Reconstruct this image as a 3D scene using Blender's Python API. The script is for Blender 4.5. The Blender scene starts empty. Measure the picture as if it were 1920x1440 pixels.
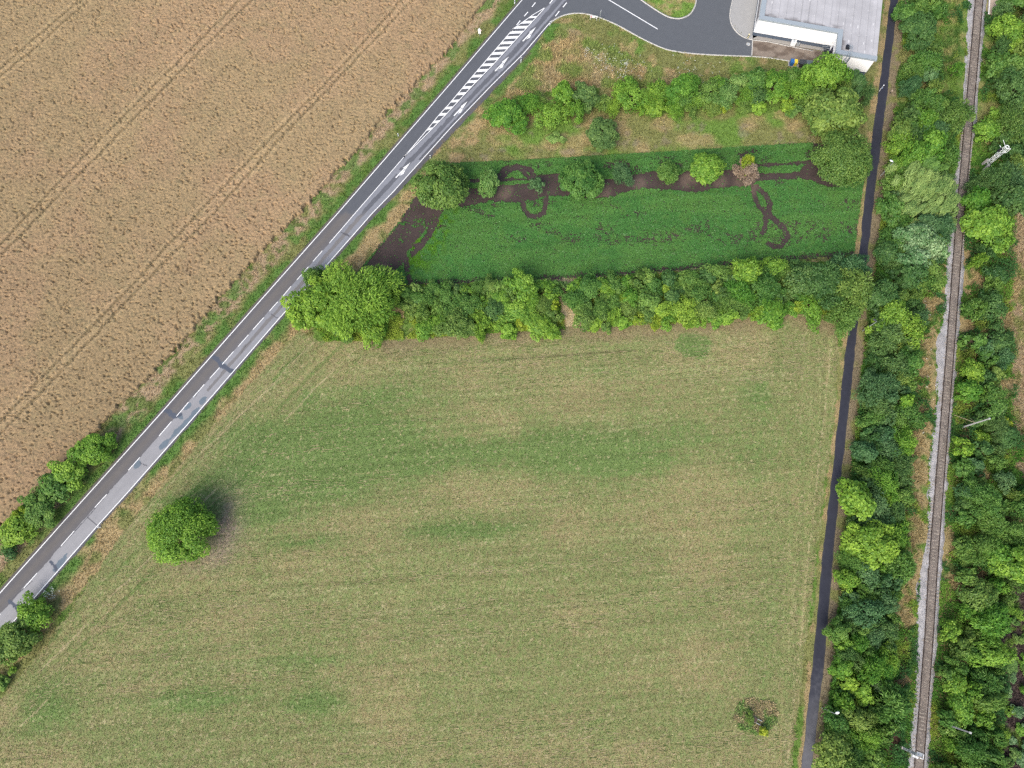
import bpy, bmesh, math, random
import numpy as np
from mathutils import Vector, Matrix

# ---------------------------------------------------------------- camera, sky, sun, exposure
scene = bpy.context.scene
COL = scene.collection
CAM_H, TILT, FPX = 130.0, math.radians(14.7), 1332.0
cam_d = bpy.data.cameras.new("camera")
cam_d.sensor_fit = 'HORIZONTAL'; cam_d.sensor_width = 36.0
cam_d.lens = 36.0 * FPX / 1920.0
cam_d.clip_start = 1.0; cam_d.clip_end = 4000.0
cam = bpy.data.objects.new("camera", cam_d)
cam.location = (0, 0, CAM_H); cam.rotation_euler = (TILT, 0, 0)
COL.objects.link(cam); scene.camera = cam

SUN_EL, SUN_ROT = math.radians(46), math.radians(212)
world = bpy.data.worlds.new("World"); scene.world = world; world.use_nodes = True
wn = world.node_tree.nodes; wl = world.node_tree.links
bg = wn['Background']
sky = wn.new('ShaderNodeTexSky'); sky.sky_type = 'NISHITA'; sky.sun_disc = False
sky.sun_elevation = SUN_EL; sky.sun_rotation = SUN_ROT
sky.air_density = 1.0; sky.dust_density = 4.0; sky.ozone_density = 1.0
wl.new(sky.outputs[0], bg.inputs['Color']); bg.inputs['Strength'].default_value = 0.15
sd = bpy.data.lights.new("sun", 'SUN'); sd.energy = 1.5; sd.angle = math.radians(40); sd.color = (1.0, 0.955, 0.88)
sun = bpy.data.objects.new("sun", sd); COL.objects.link(sun)
sdir = Vector((math.sin(SUN_ROT) * math.cos(SUN_EL), math.cos(SUN_ROT) * math.cos(SUN_EL), math.sin(SUN_EL)))
sun.rotation_euler = (-sdir).to_track_quat('-Z', 'Y').to_euler()
sun.location = (-60, -60, 200)
scene.view_settings.view_transform = 'Standard'; scene.view_settings.look = 'None'
scene.view_settings.gamma = 1.0; scene.view_settings.exposure = 0.62
scene.cycles.use_denoising = False; scene.cycles.pixel_filter_type = 'BLACKMAN_HARRIS'; scene.cycles.filter_width = 1.4
scene.cycles.max_bounces = 6; scene.cycles.diffuse_bounces = 4; scene.cycles.transmission_bounces = 3; scene.cycles.use_adaptive_sampling = False

# ---------------------------------------------------------------- helpers: ground survey, noise, meshes
ST, CT = math.sin(TILT), math.cos(TILT)
def G(px, py, z=0.0):
    """Ground position (metres) of a survey point, read off the photograph's grid at height z."""
    a = (np.asarray(px, float) - 960) / FPX; b = (720 - np.asarray(py, float)) / FPX
    t = (CAM_H - z) / (CT - b * ST)
    return t * a, t * (ST + b * CT)
def GV(px, py, z=0.0):
    x, y = G(px, py, z); return Vector((float(x), float(y), z))
def GP(pts, z=0.0):
    x, y = G([p[0] for p in pts], [p[1] for p in pts], z); return np.stack([x, y], 1)
def PX(x, y):
    """inverse of G on the ground"""
    f = y * ST + CAM_H * CT; u = y * CT - CAM_H * ST
    return 960 + FPX * x / f, 720 - FPX * u / f

def _h(ix, iy, seed):
    n = (ix.astype(np.int64) * 374761393 + iy.astype(np.int64) * 668265263 + seed * 1442695041) & 0xFFFFFFFF
    n = ((n ^ (n >> 13)) * 1274126177) & 0xFFFFFFFF
    n = n ^ (n >> 16)
    return (n & 0xFFFF) / 65535.0
def vn(x, y, seed=0):
    xi = np.floor(x); yi = np.floor(y); fx = x - xi; fy = y - yi
    fx = fx * fx * (3 - 2 * fx); fy = fy * fy * (3 - 2 * fy)
    a = _h(xi, yi, seed); b = _h(xi + 1, yi, seed); c = _h(xi, yi + 1, seed); d = _h(xi + 1, yi + 1, seed)
    return (a * (1 - fx) + b * fx) * (1 - fy) + (c * (1 - fx) + d * fx) * fy
def fbm(x, y, seed=0, octv=4):
    s = 0; a = 0.5; t = 0
    for i in range(octv):
        s = s + a * vn(x * 2 ** i + 17.3 * i, y * 2 ** i - 9.1 * i, seed + i); t += a; a *= 0.5
    return s / t
def sstep(a, b, x):
    t = np.clip((x - a) / (b - a), 0, 1); return t * t * (3 - 2 * t)
def inpoly(px, py, poly):
    px = np.asarray(px); py = np.asarray(py)
    c = np.zeros(px.shape, bool); n = len(poly)
    for i in range(n):
        x1, y1 = poly[i]; x2, y2 = poly[(i + 1) % n]
        if y1 == y2: continue
        k = (y1 > py) != (y2 > py)
        c ^= k & (px < (x2 - x1) * (py - y1) / (y2 - y1) + x1)
    return c
def pldist(px, py, pts):
    """distance to a polyline"""
    d = np.full(np.shape(px), 1e9)
    for (x1, y1), (x2, y2) in zip(pts[:-1], pts[1:]):
        vx, vy = x2 - x1, y2 - y1; L = vx * vx + vy * vy + 1e-9
        t = np.clip(((px - x1) * vx + (py - y1) * vy) / L, 0, 1)
        d = np.minimum(d, np.hypot(px - x1 - t * vx, py - y1 - t * vy))
    return d
def mixc(c1, c2, w):
    w = np.asarray(w)[..., None]; return c1 * (1 - w) + np.asarray(c2) * w

def np_mesh(name, V, Fc, mat=None, tint=None, smooth=False, mats=None, midx=None):
    me = bpy.data.meshes.new(name)
    V = np.asarray(V, np.float32); Fc = np.asarray(Fc, np.int32)
    n, k = Fc.shape
    me.vertices.add(len(V)); me.vertices.foreach_set('co', V.ravel())
    me.loops.add(n * k); me.loops.foreach_set('vertex_index', Fc.ravel())
    me.polygons.add(n); me.polygons.foreach_set('loop_start', np.arange(n, dtype=np.int32) * k)
    if smooth: me.polygons.foreach_set('use_smooth', np.ones(n, bool))
    if midx is not None: me.polygons.foreach_set('material_index', np.asarray(midx, np.int32))
    me.update(calc_edges=True)
    for m in (mats or ([mat] if mat else [])): me.materials.append(m)
    if tint is not None:
        tint = np.asarray(tint, np.float32)
        if tint.ndim == 1: tint = np.repeat(tint[:, None], 3, 1)
        c = np.ones((len(V), 4), np.float32); c[:, :3] = tint
        at = me.color_attributes.new('tint', 'FLOAT_COLOR', 'POINT'); at.data.foreach_set('color', c.ravel())
    return me
def link(name, me, parent=None, label=None, cat=None, group=None, kind=None, loc=None):
    o = bpy.data.objects.new(name, me); COL.objects.link(o)
    if parent is not None: o.parent = parent
    tag(o, label, cat, group, kind)
    if loc is not None: o.location = loc
    return o
def tag(o, label=None, cat=None, group=None, kind=None):
    if label: o['label'] = label
    if cat: o['category'] = cat
    if group: o['group'] = group
    if kind: o['kind'] = kind
    return o
def empty(name, loc, rz=0.0, label=None, cat=None, group=None):
    o = bpy.data.objects.new(name, None); o.empty_display_size = 0.5
    COL.objects.link(o); o.location = loc; o.rotation_euler = (0, 0, rz)
    return tag(o, label, cat, group)

class MB:
    """collects boxes, bars, prisms into one mesh"""
    def __init__(s): s.v = []; s.f = []
    def add(s, vs, fs):
        o = len(s.v); s.v += [tuple(p) for p in vs]; s.f += [[i + o for i in f] for f in fs]; return s
    def box(s, c, d, rz=0.0):
        cx, cy, cz = c; a, b, h = d[0] / 2, d[1] / 2, d[2] / 2; co, si = math.cos(rz), math.sin(rz)
        vs = [(cx + x * co - y * si, cy + x * si + y * co, cz + z) for z in (-h, h) for x, y in ((-a, -b), (a, -b), (a, b), (-a, b))]
        return s.add(vs, [[3, 2, 1, 0], [4, 5, 6, 7], [0, 1, 5, 4], [1, 2, 6, 5], [2, 3, 7, 6], [3, 0, 4, 7]])
    def bar(s, p, q, r1, r2=None, n=8):
        r2 = r1 if r2 is None else r2; p, q = Vector(p), Vector(q); d = (q - p).normalized()
        a = d.orthogonal().normalized(); b = d.cross(a); vs = []
        for c, r in ((p, r1), (q, r2)):
            for i in range(n):
                t = 2 * math.pi * i / n; vs.append(c + a * r * math.cos(t) + b * r * math.sin(t))
        fs = [[i, (i + 1) % n, n + (i + 1) % n, n + i] for i in range(n)] + [list(range(n - 1, -1, -1)), list(range(n, 2 * n))]
        return s.add(vs, fs)
    def prism(s, poly, z0, z1):
        n = len(poly); vs = [(x, y, z0) for x, y in poly] + [(x, y, z1) for x, y in poly]
        return s.add(vs, [list(range(n - 1, -1, -1)), list(range(n, 2 * n))] + [[i, (i + 1) % n, n + (i + 1) % n, n + i] for i in range(n)])
    def mesh(s, name, mat, bevel=0.0):
        me = bpy.data.meshes.new(name); me.from_pydata(s.v, [], s.f); me.update()
        if bevel:
            bm = bmesh.new(); bm.from_mesh(me); bmesh.ops.remove_doubles(bm, verts=bm.verts, dist=1e-5)
            bmesh.ops.bevel(bm, geom=[e for e in bm.edges if e.calc_face_angle(0) > 0.6], offset=bevel, segments=2, affect='EDGES', profile=0.6)
            bm.to_mesh(me); bm.free()
        bm = bmesh.new(); bm.from_mesh(me); bmesh.ops.recalc_face_normals(bm, faces=bm.faces); bm.to_mesh(me); bm.free()
        me.materials.append(mat); return me
    def build(s, name, mat, parent=None, bevel=0.0, **kw):
        return link(name, s.mesh(name, mat, bevel), parent, **kw)

# ---------------------------------------------------------------- materials
def newmat(name):
    m = bpy.data.materials.new(name); m.use_nodes = True
    return m, m.node_tree.nodes, m.node_tree.links
def solid(name, col, rough=0.6, metal=0.0, var=0.12, scale=6.0, bump=0.0, spec=0.3):
    """painted / mineral surface with a mottled base colour"""
    m, n, l = newmat(name); p = n['Principled BSDF']
    p.inputs['Roughness'].default_value = rough; p.inputs['Metallic'].default_value = metal
    p.inputs['Specular IOR Level'].default_value = spec
    tc = n.new('ShaderNodeNewGeometry'); nz = n.new('ShaderNodeTexNoise'); nz.inputs['Scale'].default_value = scale; nz.inputs['Detail'].default_value = 6
    l.new(tc.outputs['Position'], nz.inputs['Vector'])
    mx = n.new('ShaderNodeMix'); mx.data_type = 'RGBA'
    mx.inputs['A'].default_value = (*[c * (1 - var) for c in col], 1); mx.inputs['B'].default_value = (*[min(1, c * (1 + var)) for c in col], 1)
    l.new(nz.outputs['Fac'], mx.inputs['Factor']); l.new(mx.outputs['Result'], p.inputs['Base Color'])
    if bump:
        b = n.new('ShaderNodeBump'); b.inputs['Strength'].default_value = bump; b.inputs['Distance'].default_value = 0.05
        l.new(nz.outputs['Fac'], b.inputs['Height']); l.new(b.outputs['Normal'], p.inputs['Normal'])
    return m
def tinted(name, fine=((9.0, 0.25),), rough=0.9, bump=0.3, bscale=8.0, bdist=0.08, spec=0.15, stretch=None):
    """ground surface: colour attribute of the surface times fine grain"""
    m, n, l = newmat(name); p = n['Principled BSDF']
    p.inputs['Roughness'].default_value = rough; p.inputs['Specular IOR Level'].default_value = spec
    at = n.new('ShaderNodeAttribute'); at.attribute_name = 'tint'
    geo = n.new('ShaderNodeNewGeometry'); cur = at.outputs['Color']
    vec = geo.outputs['Position']
    if stretch:
        mp = n.new('ShaderNodeMapping'); mp.inputs['Rotation'].default_value = (0, 0, stretch[0]); mp.inputs['Scale'].default_value = stretch[1]
        l.new(vec, mp.inputs['Vector']); vec = mp.outputs['Vector']
    for i, (sc, amt) in enumerate(fine):
        nz = n.new('ShaderNodeTexNoise'); nz.inputs['Scale'].default_value = sc; nz.inputs['Detail'].default_value = 5; nz.inputs['Roughness'].default_value = 0.65
        l.new(vec, nz.inputs['Vector'])
        mr = n.new('ShaderNodeMapRange'); mr.inputs['From Min'].default_value = 0.3; mr.inputs['From Max'].default_value = 0.7
        mr.inputs['To Min'].default_value = 1 - amt; mr.inputs['To Max'].default_value = 1 + amt; l.new(nz.outputs['Fac'], mr.inputs['Value'])
        mx = n.new('ShaderNodeMix'); mx.data_type = 'RGBA'; mx.blend_type = 'MULTIPLY'; mx.inputs['Factor'].default_value = 1
        l.new(cur, mx.inputs['A']); l.new(mr.outputs['Result'], mx.inputs['B']); cur = mx.outputs['Result']
    l.new(cur, p.inputs['Base Color'])
    if bump:
        nb = n.new('ShaderNodeTexNoise'); nb.inputs['Scale'].default_value = bscale; nb.inputs['Detail'].default_value = 4
        l.new(geo.outputs['Position'], nb.inputs['Vector'])
        b = n.new('ShaderNodeBump'); b.inputs['Strength'].default_value = bump; b.inputs['Distance'].default_value = bdist
        l.new(nb.outputs['Fac'], b.inputs['Height']); l.new(b.outputs['Normal'], p.inputs['Normal'])
    return m
def leafy(name, c1, c2, transl=0.3, hue=0.015):
    """foliage: leaf-to-leaf colour from the mesh's tint attribute, tree-to-tree from Object Info"""
    m, n, l = newmat(name); n.remove(n['Principled BSDF']); out = n['Material Output']
    at = n.new('ShaderNodeAttribute'); at.attribute_name = 'tint'
    mx = n.new('ShaderNodeMix'); mx.data_type = 'RGBA'; mx.inputs['A'].default_value = (*c1, 1); mx.inputs['B'].default_value = (*c2, 1)
    l.new(at.outputs['Fac'], mx.inputs['Factor'])
    oi = n.new('ShaderNodeObjectInfo'); hs = n.new('ShaderNodeHueSaturation')
    r1 = n.new('ShaderNodeMapRange'); r1.inputs['To Min'].default_value = 0.5 - hue; r1.inputs['To Max'].default_value = 0.5 + hue
    l.new(oi.outputs['Random'], r1.inputs['Value']); l.new(r1.outputs['Result'], hs.inputs['Hue'])
    r2 = n.new('ShaderNodeMapRange'); r2.inputs['To Min'].default_value = 1.15; r2.inputs['To Max'].default_value = 0.85
    l.new(oi.outputs['Random'], r2.inputs['Value']); l.new(r2.outputs['Result'], hs.inputs['Value'])
    l.new(mx.outputs['Result'], hs.inputs['Color'])
    d = n.new('ShaderNodeBsdfDiffuse'); t = n.new('ShaderNodeBsdfTranslucent'); g = n.new('ShaderNodeBsdfGlossy'); g.inputs['Roughness'].default_value = 0.45
    g.inputs['Color'].default_value = (0.9, 0.95, 1, 1)
    s = n.new('ShaderNodeMixShader'); s.inputs[0].default_value = transl; s2 = n.new('ShaderNodeMixShader'); s2.inputs[0].default_value = 0.012
    for b in (d, t): l.new(hs.outputs['Color'], b.inputs['Color'])
    l.new(d.outputs[0], s.inputs[1]); l.new(t.outputs[0], s.inputs[2]); l.new(s.outputs[0], s2.inputs[1]); l.new(g.outputs[0], s2.inputs[2])
    l.new(s2.outputs[0], out.inputs['Surface'])
    return m
def tufty(name, transl=0.25):
    m, n, l = newmat(name); n.remove(n['Principled BSDF']); out = n['Material Output']
    at = n.new('ShaderNodeAttribute'); at.attribute_name = 'tint'
    d = n.new('ShaderNodeBsdfDiffuse'); t = n.new('ShaderNodeBsdfTranslucent'); s = n.new('ShaderNodeMixShader'); s.inputs[0].default_value = transl
    for b in (d, t): l.new(at.outputs['Color'], b.inputs['Color'])
    l.new(d.outputs[0], s.inputs[1]); l.new(t.outputs[0], s.inputs[2]); l.new(s.outputs[0], out.inputs['Surface'])
    return m

PAL = {  # palette: dark leaf, light leaf (albedo)
    'lime': ((0.116, 0.247, 0.031), (0.306, 0.488, 0.062)), 'bright': ((.095, .235, .032), (.250, .440, .060)),
    'mid': ((.080, .188, .038), (.200, .350, .072)), 'dark': ((.060, .142, .040), (.152, .275, .075)),
    'blue': ((.062, .152, .055), (.148, .278, .105)), 'olive': ((0.099, 0.191, 0.040), (0.256, 0.376, 0.081)),
    'willow': ((0.110, 0.213, 0.056), (0.278, 0.409, 0.119)), 'silver': ((.105, .240, .080), (.300, .440, .220)),
    'yellow': ((0.183, 0.297, 0.031), (0.418, 0.510, 0.051)), 'pale': ((0.138, 0.269, 0.062), (0.306, 0.454, 0.131)),
    'brown': ((0.262, 0.191, 0.137), (0.452, 0.353, 0.263))}
LEAF = {k: leafy('foliage_' + k, *v) for k, v in PAL.items()}
M_bark = solid('bark', (.12, .09, .065), 0.9, var=0.35, scale=9, bump=0.6)
M_ground = tinted('ground_cover', ((3.0, .22), (11.0, .35)), bump=0.6, bscale=6, bdist=0.12)
M_meadow = tinted('mown_grass', ((2.0, .12), (7.0, .22)), bump=0.5, bscale=7, bdist=0.07, stretch=(0.07, (0.55, 1.6, 1)))
M_soil = tinted('soil', ((4.0, .18), (14, .28)), bump=0.7, bscale=9, bdist=0.08)
M_wheat = tinted('wheat_ears', ((5.0, .15), (15.0, .28)), bump=0.6, bscale=10, bdist=0.1)
M_road = tinted('asphalt', ((0.8, .05), (16.0, .10)), rough=0.85, bump=0.15, bscale=30, bdist=0.01)
M_ballast = tinted('ballast_stone', ((7.0, .35), (18.0, .4)), bump=1.0, bscale=9, bdist=0.1)
M_tuft = tufty('grass_blades')
M_paint = solid('road_paint', (.74, .75, .74), 0.7, var=0.12, scale=3.0)
M_kerb = solid('kerb_concrete', (.46, .45, .42), 0.85, var=0.2, scale=3)
M_white = solid('white_wall', (.90, .90, .89), 0.55, var=0.03, scale=0.6)
M_plinth = solid('plinth_blue_grey', (.085, .110, .150), 0.6, var=0.2, scale=1.2)
M_coping = solid('coping_pale_blue', (.30, .345, .375), 0.45, var=0.06, scale=1.0)
M_glass = solid('dark_glass', (.03, .025, .05), 0.15, var=0.3, scale=1.0, spec=0.5)
M_steel = solid('galvanised_steel', (.42, .46, .48), 0.45, metal=0.4, var=0.15, scale=5)
M_whitem = solid('white_paint_metal', (.78, .80, .80), 0.5, var=0.08, scale=6)
M_black = solid('black_metal', (.02, .022, .028), 0.5, var=0.3, scale=6)
M_conc = solid('concrete', (.36, .345, .32), 0.85, var=0.25, scale=2.5, bump=0.3)
M_pale = solid('pale_concrete', (.40, .40, .395), 0.85, var=0.08, scale=1.2)
M_rail = solid('rusty_rail', (.075, .05, .04), 0.6, metal=0.2, var=0.3, scale=5)
M_railtop = solid('rail_head', (.16, .135, .12), 0.4, metal=0.5, var=0.2, scale=5)
M_sleeper = solid('sleeper_concrete', (.30, .265, .225), 0.9, var=0.35, scale=3.2)
M_blue = solid('blue_plastic', (.03, .13, .36), 0.45); M_yel = solid('yellow_plastic', (.72, .55, .05), 0.45)
M_dgrey = solid('dark_plastic', (.05, .055, .06), 0.5); M_dgreen = solid('grey_green_plastic', (.12, .15, .15), 0.5)
M_red = solid('red_paint', (.55, .05, .06), 0.5); M_pink = solid('faded_red_paint', (.62, .30, .32), 0.6)
M_wood = solid('weathered_wood', (.42, .35, .22), 0.85, var=0.25, scale=8)
M_bollY = solid('hazard_yellow', (.75, .68, .40), 0.5)
M_orange = solid('rust_plate', (.45, .36, .28), 0.8)

# ---------------------------------------------------------------- survey lines (photo grid)
LEFT = [(1190, -260), (979, 0), (841, 161), (640, 392.5), (480, 573), (300, 777), (120, 977.5), (0, 1112), (-150, 1280), (-260, 1403)]
RIGHT = [(1235, -200), (1068, 0), (1034, 39), (982, 100), (921.7, 160), (846.7, 238), (737, 360), (698, 400), (582, 532), (521, 600), (400, 740), (348, 800), (242.5, 920), (188, 980), (30, 1160), (-120, 1330), (-230, 1453)]
def xat(line, y):
    L = sorted(line, key=lambda p: p[1]); return np.interp(y, [p[1] for p in L], [p[0] for p in L])
WHEAT = [(915, 0), (872, 52), (830, 105), (785, 150), (740, 200), (700, 245), (655, 295), (612, 345), (575, 385), (540, 425), (500, 465), (455, 512), (415, 555), (380, 600), (345, 640), (308, 680), (272, 715), (240, 748), (208, 780), (174, 815), (139, 849), (99, 900), (62, 929), (28, 967), (0, 992), (-60, 1055), (-300, 1290), (-420, 1290), (-420, -260), (1100, -260)]
PATHL = [(1704, -260), (1669, 0), (1650, 150), (1637.5, 240), (1618, 400), (1610.6, 480), (1590, 620), (1583.4, 670), (1572, 780), (1558, 905), (1544, 1020), (1528.4, 1195), (1515, 1325), (1502.6, 1440), (1482, 1640)]
PATHR = [(1716, -260), (1684, 0), (1666, 150), (1655.8, 240), (1635.6, 400), (1627, 480), (1607, 615), (1602, 670), (1590, 780), (1575.5, 905), (1564, 1020), (1549.9, 1195), (1536, 1325), (1523, 1440), (1503, 1640)]
RAILL = [(1853, -260), (1827, 0), (1805.8, 240), (1791.6, 400), (1771.3, 670), (1751.6, 910), (1738.9, 1068), (1731.5, 1195), (1711.8, 1440), (1695, 1640)]
RAILR = [(1866, -260), (1841, 0), (1820.8, 240), (1806, 400), (1785.6, 670), (1766.8, 910), (1754.9, 1068), (1747.2, 1195), (1728.6, 1440), (1713, 1640)]
BALL = [(1843, -260), (1817, 0), (1801, 240), (1783, 400), (1773.7, 480), (1768, 600), (1754, 640), (1756, 750), (1741, 870), (1740, 1000), (1719, 1100), (1717.7, 1195), (1715.5, 1300), (1698, 1440), (1680, 1640)]
BALR = [(1878, -260), (1850, 0), (1829, 240), (1809, 400), (1808, 480), (1801, 600), (1796, 640), (1788, 750), (1779, 870), (1771, 1000), (1764, 1100), (1758, 1195), (1749, 1300), (1740.6, 1440), (1724, 1640)]
MEADOW = [(560, 622), (600, 640), (700, 640), (800, 633), (900, 626), (1000, 620), (1100, 609), (1200, 606), (1330, 605), (1420, 592), (1480, 585), (1530, 592), (1565, 612), (1574, 650), (1562, 800), (1545, 920), (1530, 1040), (1512, 1200), (1497, 1320), (1484, 1440), (1466, 1640), (-330, 1640), (-90, 1400), (10, 1300), (90, 1205), (170, 1090), (235, 990), (330, 880), (430, 765), (505, 680)]
CROP = [(832, 309), (867, 306), (1000, 300), (1120, 293), (1295, 283), (1411, 275), (1522, 269), (1560, 272), (1626, 290), (1618, 345), (1608, 415), (1600, 478), (1540, 484), (1470, 489), (1368, 498), (1237, 510), (1120, 520), (1033, 523), (938, 527), (775, 535), (660, 524), (700, 476), (746, 420), (780, 366), (800, 330)]
SOILPOLY = [
    [(664, 524), (700, 477), (746, 421), (780, 366), (832, 362), (832, 392), (812, 442), (783, 476), (766, 494), (757, 492), (743, 506), (739, 534), (664, 530)],
    [(826, 352), (876, 353), (905, 353), (938, 347), (992, 345), (1019, 331), (1054, 328), (1090, 334), (1127, 336), (1149, 337), (1184, 328), (1237, 322), (1272, 328), (1295, 319), (1356, 319), (1382, 319), (1417, 326), (1460, 325), (1499, 322), (1505, 312), (1535, 302), (1560, 318), (1575, 352), (1545, 350), (1520, 340), (1499, 336), (1417, 340), (1412, 348), (1371, 351), (1324, 357), (1295, 363), (1266, 357), (1207, 354), (1164, 363), (1141, 372), (1106, 374), (1072, 366), (1033, 369), (976, 380), (911, 378), (884, 385), (830, 392)],
    [(1400, 308), (1450, 306), (1528, 301), (1530, 309), (1450, 313), (1400, 315)], [(1385, 290), (1394, 289), (1396, 300), (1387, 301)],
    [(1522, 268), (1560, 272), (1560, 300), (1530, 303), (1520, 285)]]
SOILLINE = [([(875, 340), (938, 338), (1000, 334), (1054, 329)], 3.0),
    ([(936, 333), (946, 318), (970, 313.4), (995, 320), (1002, 336)], 4.6), ([(943, 336), (957, 323), (968, 316)], 3.6), ([(976, 320), (992, 336)], 3.6),
    ([(980, 377), (982.6, 393), (992, 405), (1005.6, 407), (1019, 401.5), (1023, 382.5), (1024.6, 366)], 4.2),
    ([(1411.5, 351), (1414.5, 369), (1423, 389), (1435, 399), (1436.4, 415), (1430.6, 437)], 4.0),
    ([(1417.5, 351), (1435, 366), (1443.7, 383), (1439, 401), (1455, 415), (1470, 430), (1476, 446), (1464, 462), (1449.5, 463.5), (1441, 457.7)], 4.6),
    ([(762, 490), (763, 505), (770, 534)], 4.2)]

# ---------------------------------------------------------------- colours of the land (albedo of what grows or lies there)
cG = np.array((.092, .178, .040)); cG2 = np.array((.115, .195, .040)); cO = np.array((.185, .195, .070)); cD = np.array((.330, .255, .130))
cP = np.array((.330, .250, .155)); cS = np.array((.060, .045, .041)); cDirt = np.array((.14, .115, .085)); cM = np.array((.286, .247, .122)); cMg = np.array((.134, .196, .062))
cStraw = np.array((.46, .385, .23))
def ground_color(x, y):
    px0, py0 = PX(x, y)
    w1 = fbm(x * .35, y * .35, 3); w2 = fbm(x * .35 + 40, y * .35, 5)
    px = px0 + (w1 - .5) * 26; py = py0 + (w2 - .5) * 26
    nA = fbm(x * .16, y * .16, 11); nB = fbm(x * .5, y * .5, 21); nC = fbm(x * 1.6, y * 1.6, 31, 3)
    col = np.ones(x.shape + (3,)) * cO
    col = mixc(col, cG2, sstep(.42, .62, nA)); col = mixc(col, cD * .92, sstep(.52, .75, nB) * .55)
    # verge between wheat and road
    dl = (xat(LEFT, py0) - px) * .75; dl0 = (xat(LEFT, py0) - px0) * .75
    left = dl0 > -4
    c = np.ones_like(col) * cO
    c = mixc(c, cP, sstep(22, 32, dl) * sstep(.32, .5, nB + .18 * (py0 < 260)))
    c = mixc(c, cO * .9, sstep(46, 62, dl) * sstep(.35, .55, nA))
    c = mixc(c, cG, (1 - sstep(14, 24, dl + 14 * (nB - .5))) * sstep(.36, .50, nA + .04))
    c = mixc(c, cG * 1.05, sstep(.56, .66, fbm(x * .4 + 60, y * .4, 33)) * (dl > 20) * .8)
    c = mixc(c, cG2 * .8, sstep(.60, .70, nB) * .8)
    c = mixc(c, cDirt, (1 - sstep(3, 7, dl0)) * .8)
    col = np.where(left[..., None], c, col)
    # right verge of the road
    dr0 = (px0 - xat(RIGHT, py0)) * .72; dr = (px - xat(RIGHT, py0)) * .72
    rv = (dr0 > -3) & (dr0 < 55) & (py0 > 45)
    c = mixc(np.ones_like(col) * cO, cD, sstep(.35, .55, nB))
    c = mixc(c, cD * 1.05, (sstep(16, 24, dr) * (1 - sstep(30, 42, dr))) * ((py0 > 390) & (py0 < 520)))
    c = mixc(c, cG * 1.05, (1 - sstep(14, 28, dr + 12 * (nB - .5))) * sstep(.30, .46, nA + .08))
    c = mixc(c, cDirt, (1 - sstep(8, 13, dr0)) * ((py0 > 100) & (py0 < 330)) * .7 + (1 - sstep(3, 7, dr0)) * .6 * (py0 > 330))
    col = np.where(rv[..., None], c, col)
    # dry bank of tall grass by the junction
    bank = [(1043, 50), (1060, 42), (1120, 78), (1200, 112), (1260, 132), (1300, 150), (1250, 168), (1100, 168), (1000, 178), (930, 218), (915, 240), (908, 225), (960, 160), (1020, 90)]
    b = inpoly(px, py, bank)
    c = mixc(np.ones_like(col) * cD * .95, np.array((.30, .245, .135)), sstep(.4, .6, nA)); c = mixc(c, cO * 1.1, sstep(.48, .66, nB) * .7)
    c = mixc(c, cG2, sstep(.50, .64, fbm(x * .3 + 9, y * .3, 77)) * .7)
    col = np.where(b[..., None], c, col)
    lawn = inpoly(px, py, [(1050, 28), (1120, 34), (1200, 72), (1300, 104), (1480, 108), (1500, 150), (1330, 150), (1220, 120), (1130, 84), (1060, 46)])
    c = mixc(np.ones_like(col) * cO * .95, cG2 * 1.05, sstep(.45, .62, nA)); c = mixc(c, cD, sstep(.58, .7, nB) * .7)
    col = np.where((lawn & ~b)[..., None], c, col)
    isl = inpoly(px, py, [(1190, -60), (1202, 0), (1250, 33), (1280, 36), (1306, 8), (1310, -60)])
    c = mixc(np.ones_like(col) * cG2 * 1.3, cD, sstep(.45, .65, nB) * .8)
    col = np.where(isl[..., None], c, col)
    # strip between the two plantings
    st = inpoly(px, py, [(880, 300), (925, 232), (1010, 236), (1200, 222), (1400, 206), (1520, 206), (1560, 275), (1410, 277), (1120, 296), (860, 312)])
    c = mixc(np.ones_like(col) * cO, cG2 * 1.15, sstep(.48, .66, nA)); c = mixc(c, cD, sstep(.46, .70, fbm(x * .22, y * .3, 91)) * .75)
    c = mixc(c, cDirt * 1.6, sstep(.6, .72, nB) * .5)
    col = np.where(st[..., None], c, col)
    hedge_floor = inpoly(px, py, [(560, 560), (700, 540), (1050, 525), (1400, 500), (1590, 490), (1590, 600), (1480, 588), (1330, 606), (1000, 622), (700, 642), (600, 640)])
    c = mixc(np.ones_like(col) * cG2 * 1.1, cD * 1.1, sstep(.44, .6, nB))
    col = np.where(hedge_floor[..., None], c, col)
    trail = pldist(px, py, [(1056, 528), (1060, 560), (1068, 590), (1074, 612)]) < 13
    col = np.where(trail[..., None], cStraw * .95, col)
    edge = (pldist(px, py, [(770, 540), (900, 534), (1050, 529), (1200, 518), (1330, 508)]) < 9) & (nB > .42)
    col = np.where(edge[..., None], cStraw * .8, col)
    # railway strip and beyond
    rs = px0 > xat(PATHR, py0) - 2
    c = mixc(np.ones_like(col) * cG2, cG * .8, sstep(.4, .6, nA)); c = mixc(c, cD * .95, sstep(.56, .68, nB) * .7)
    nearb = xat(BALL, py0) - px
    c = mixc(c, cD * .95, (nearb < 52) * sstep(.30, .46, nB) * (py0 > 420) * .9); c = mixc(c, cO * 1.2, (py0 < 330) * sstep(.4, .6, nB) * .8)
    br = pldist(px, py, [(1612, 1290), (1650, 1340), (1680, 1420), (1690, 1500)]) < 16
    c = np.where(br[..., None], np.array((.20, .125, .085)), c)
    far = inpoly(px, py, [(1935, 370), (1908, 385), (1895, 430), (1910, 520), (1895, 640), (1900, 760), (1878, 830), (1885, 900), (2100, 950), (2150, 330)])
    c = mixc(c, cP * .95, far * .9); c = mixc(c, cO, far * sstep(.5, .65, nB))
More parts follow.
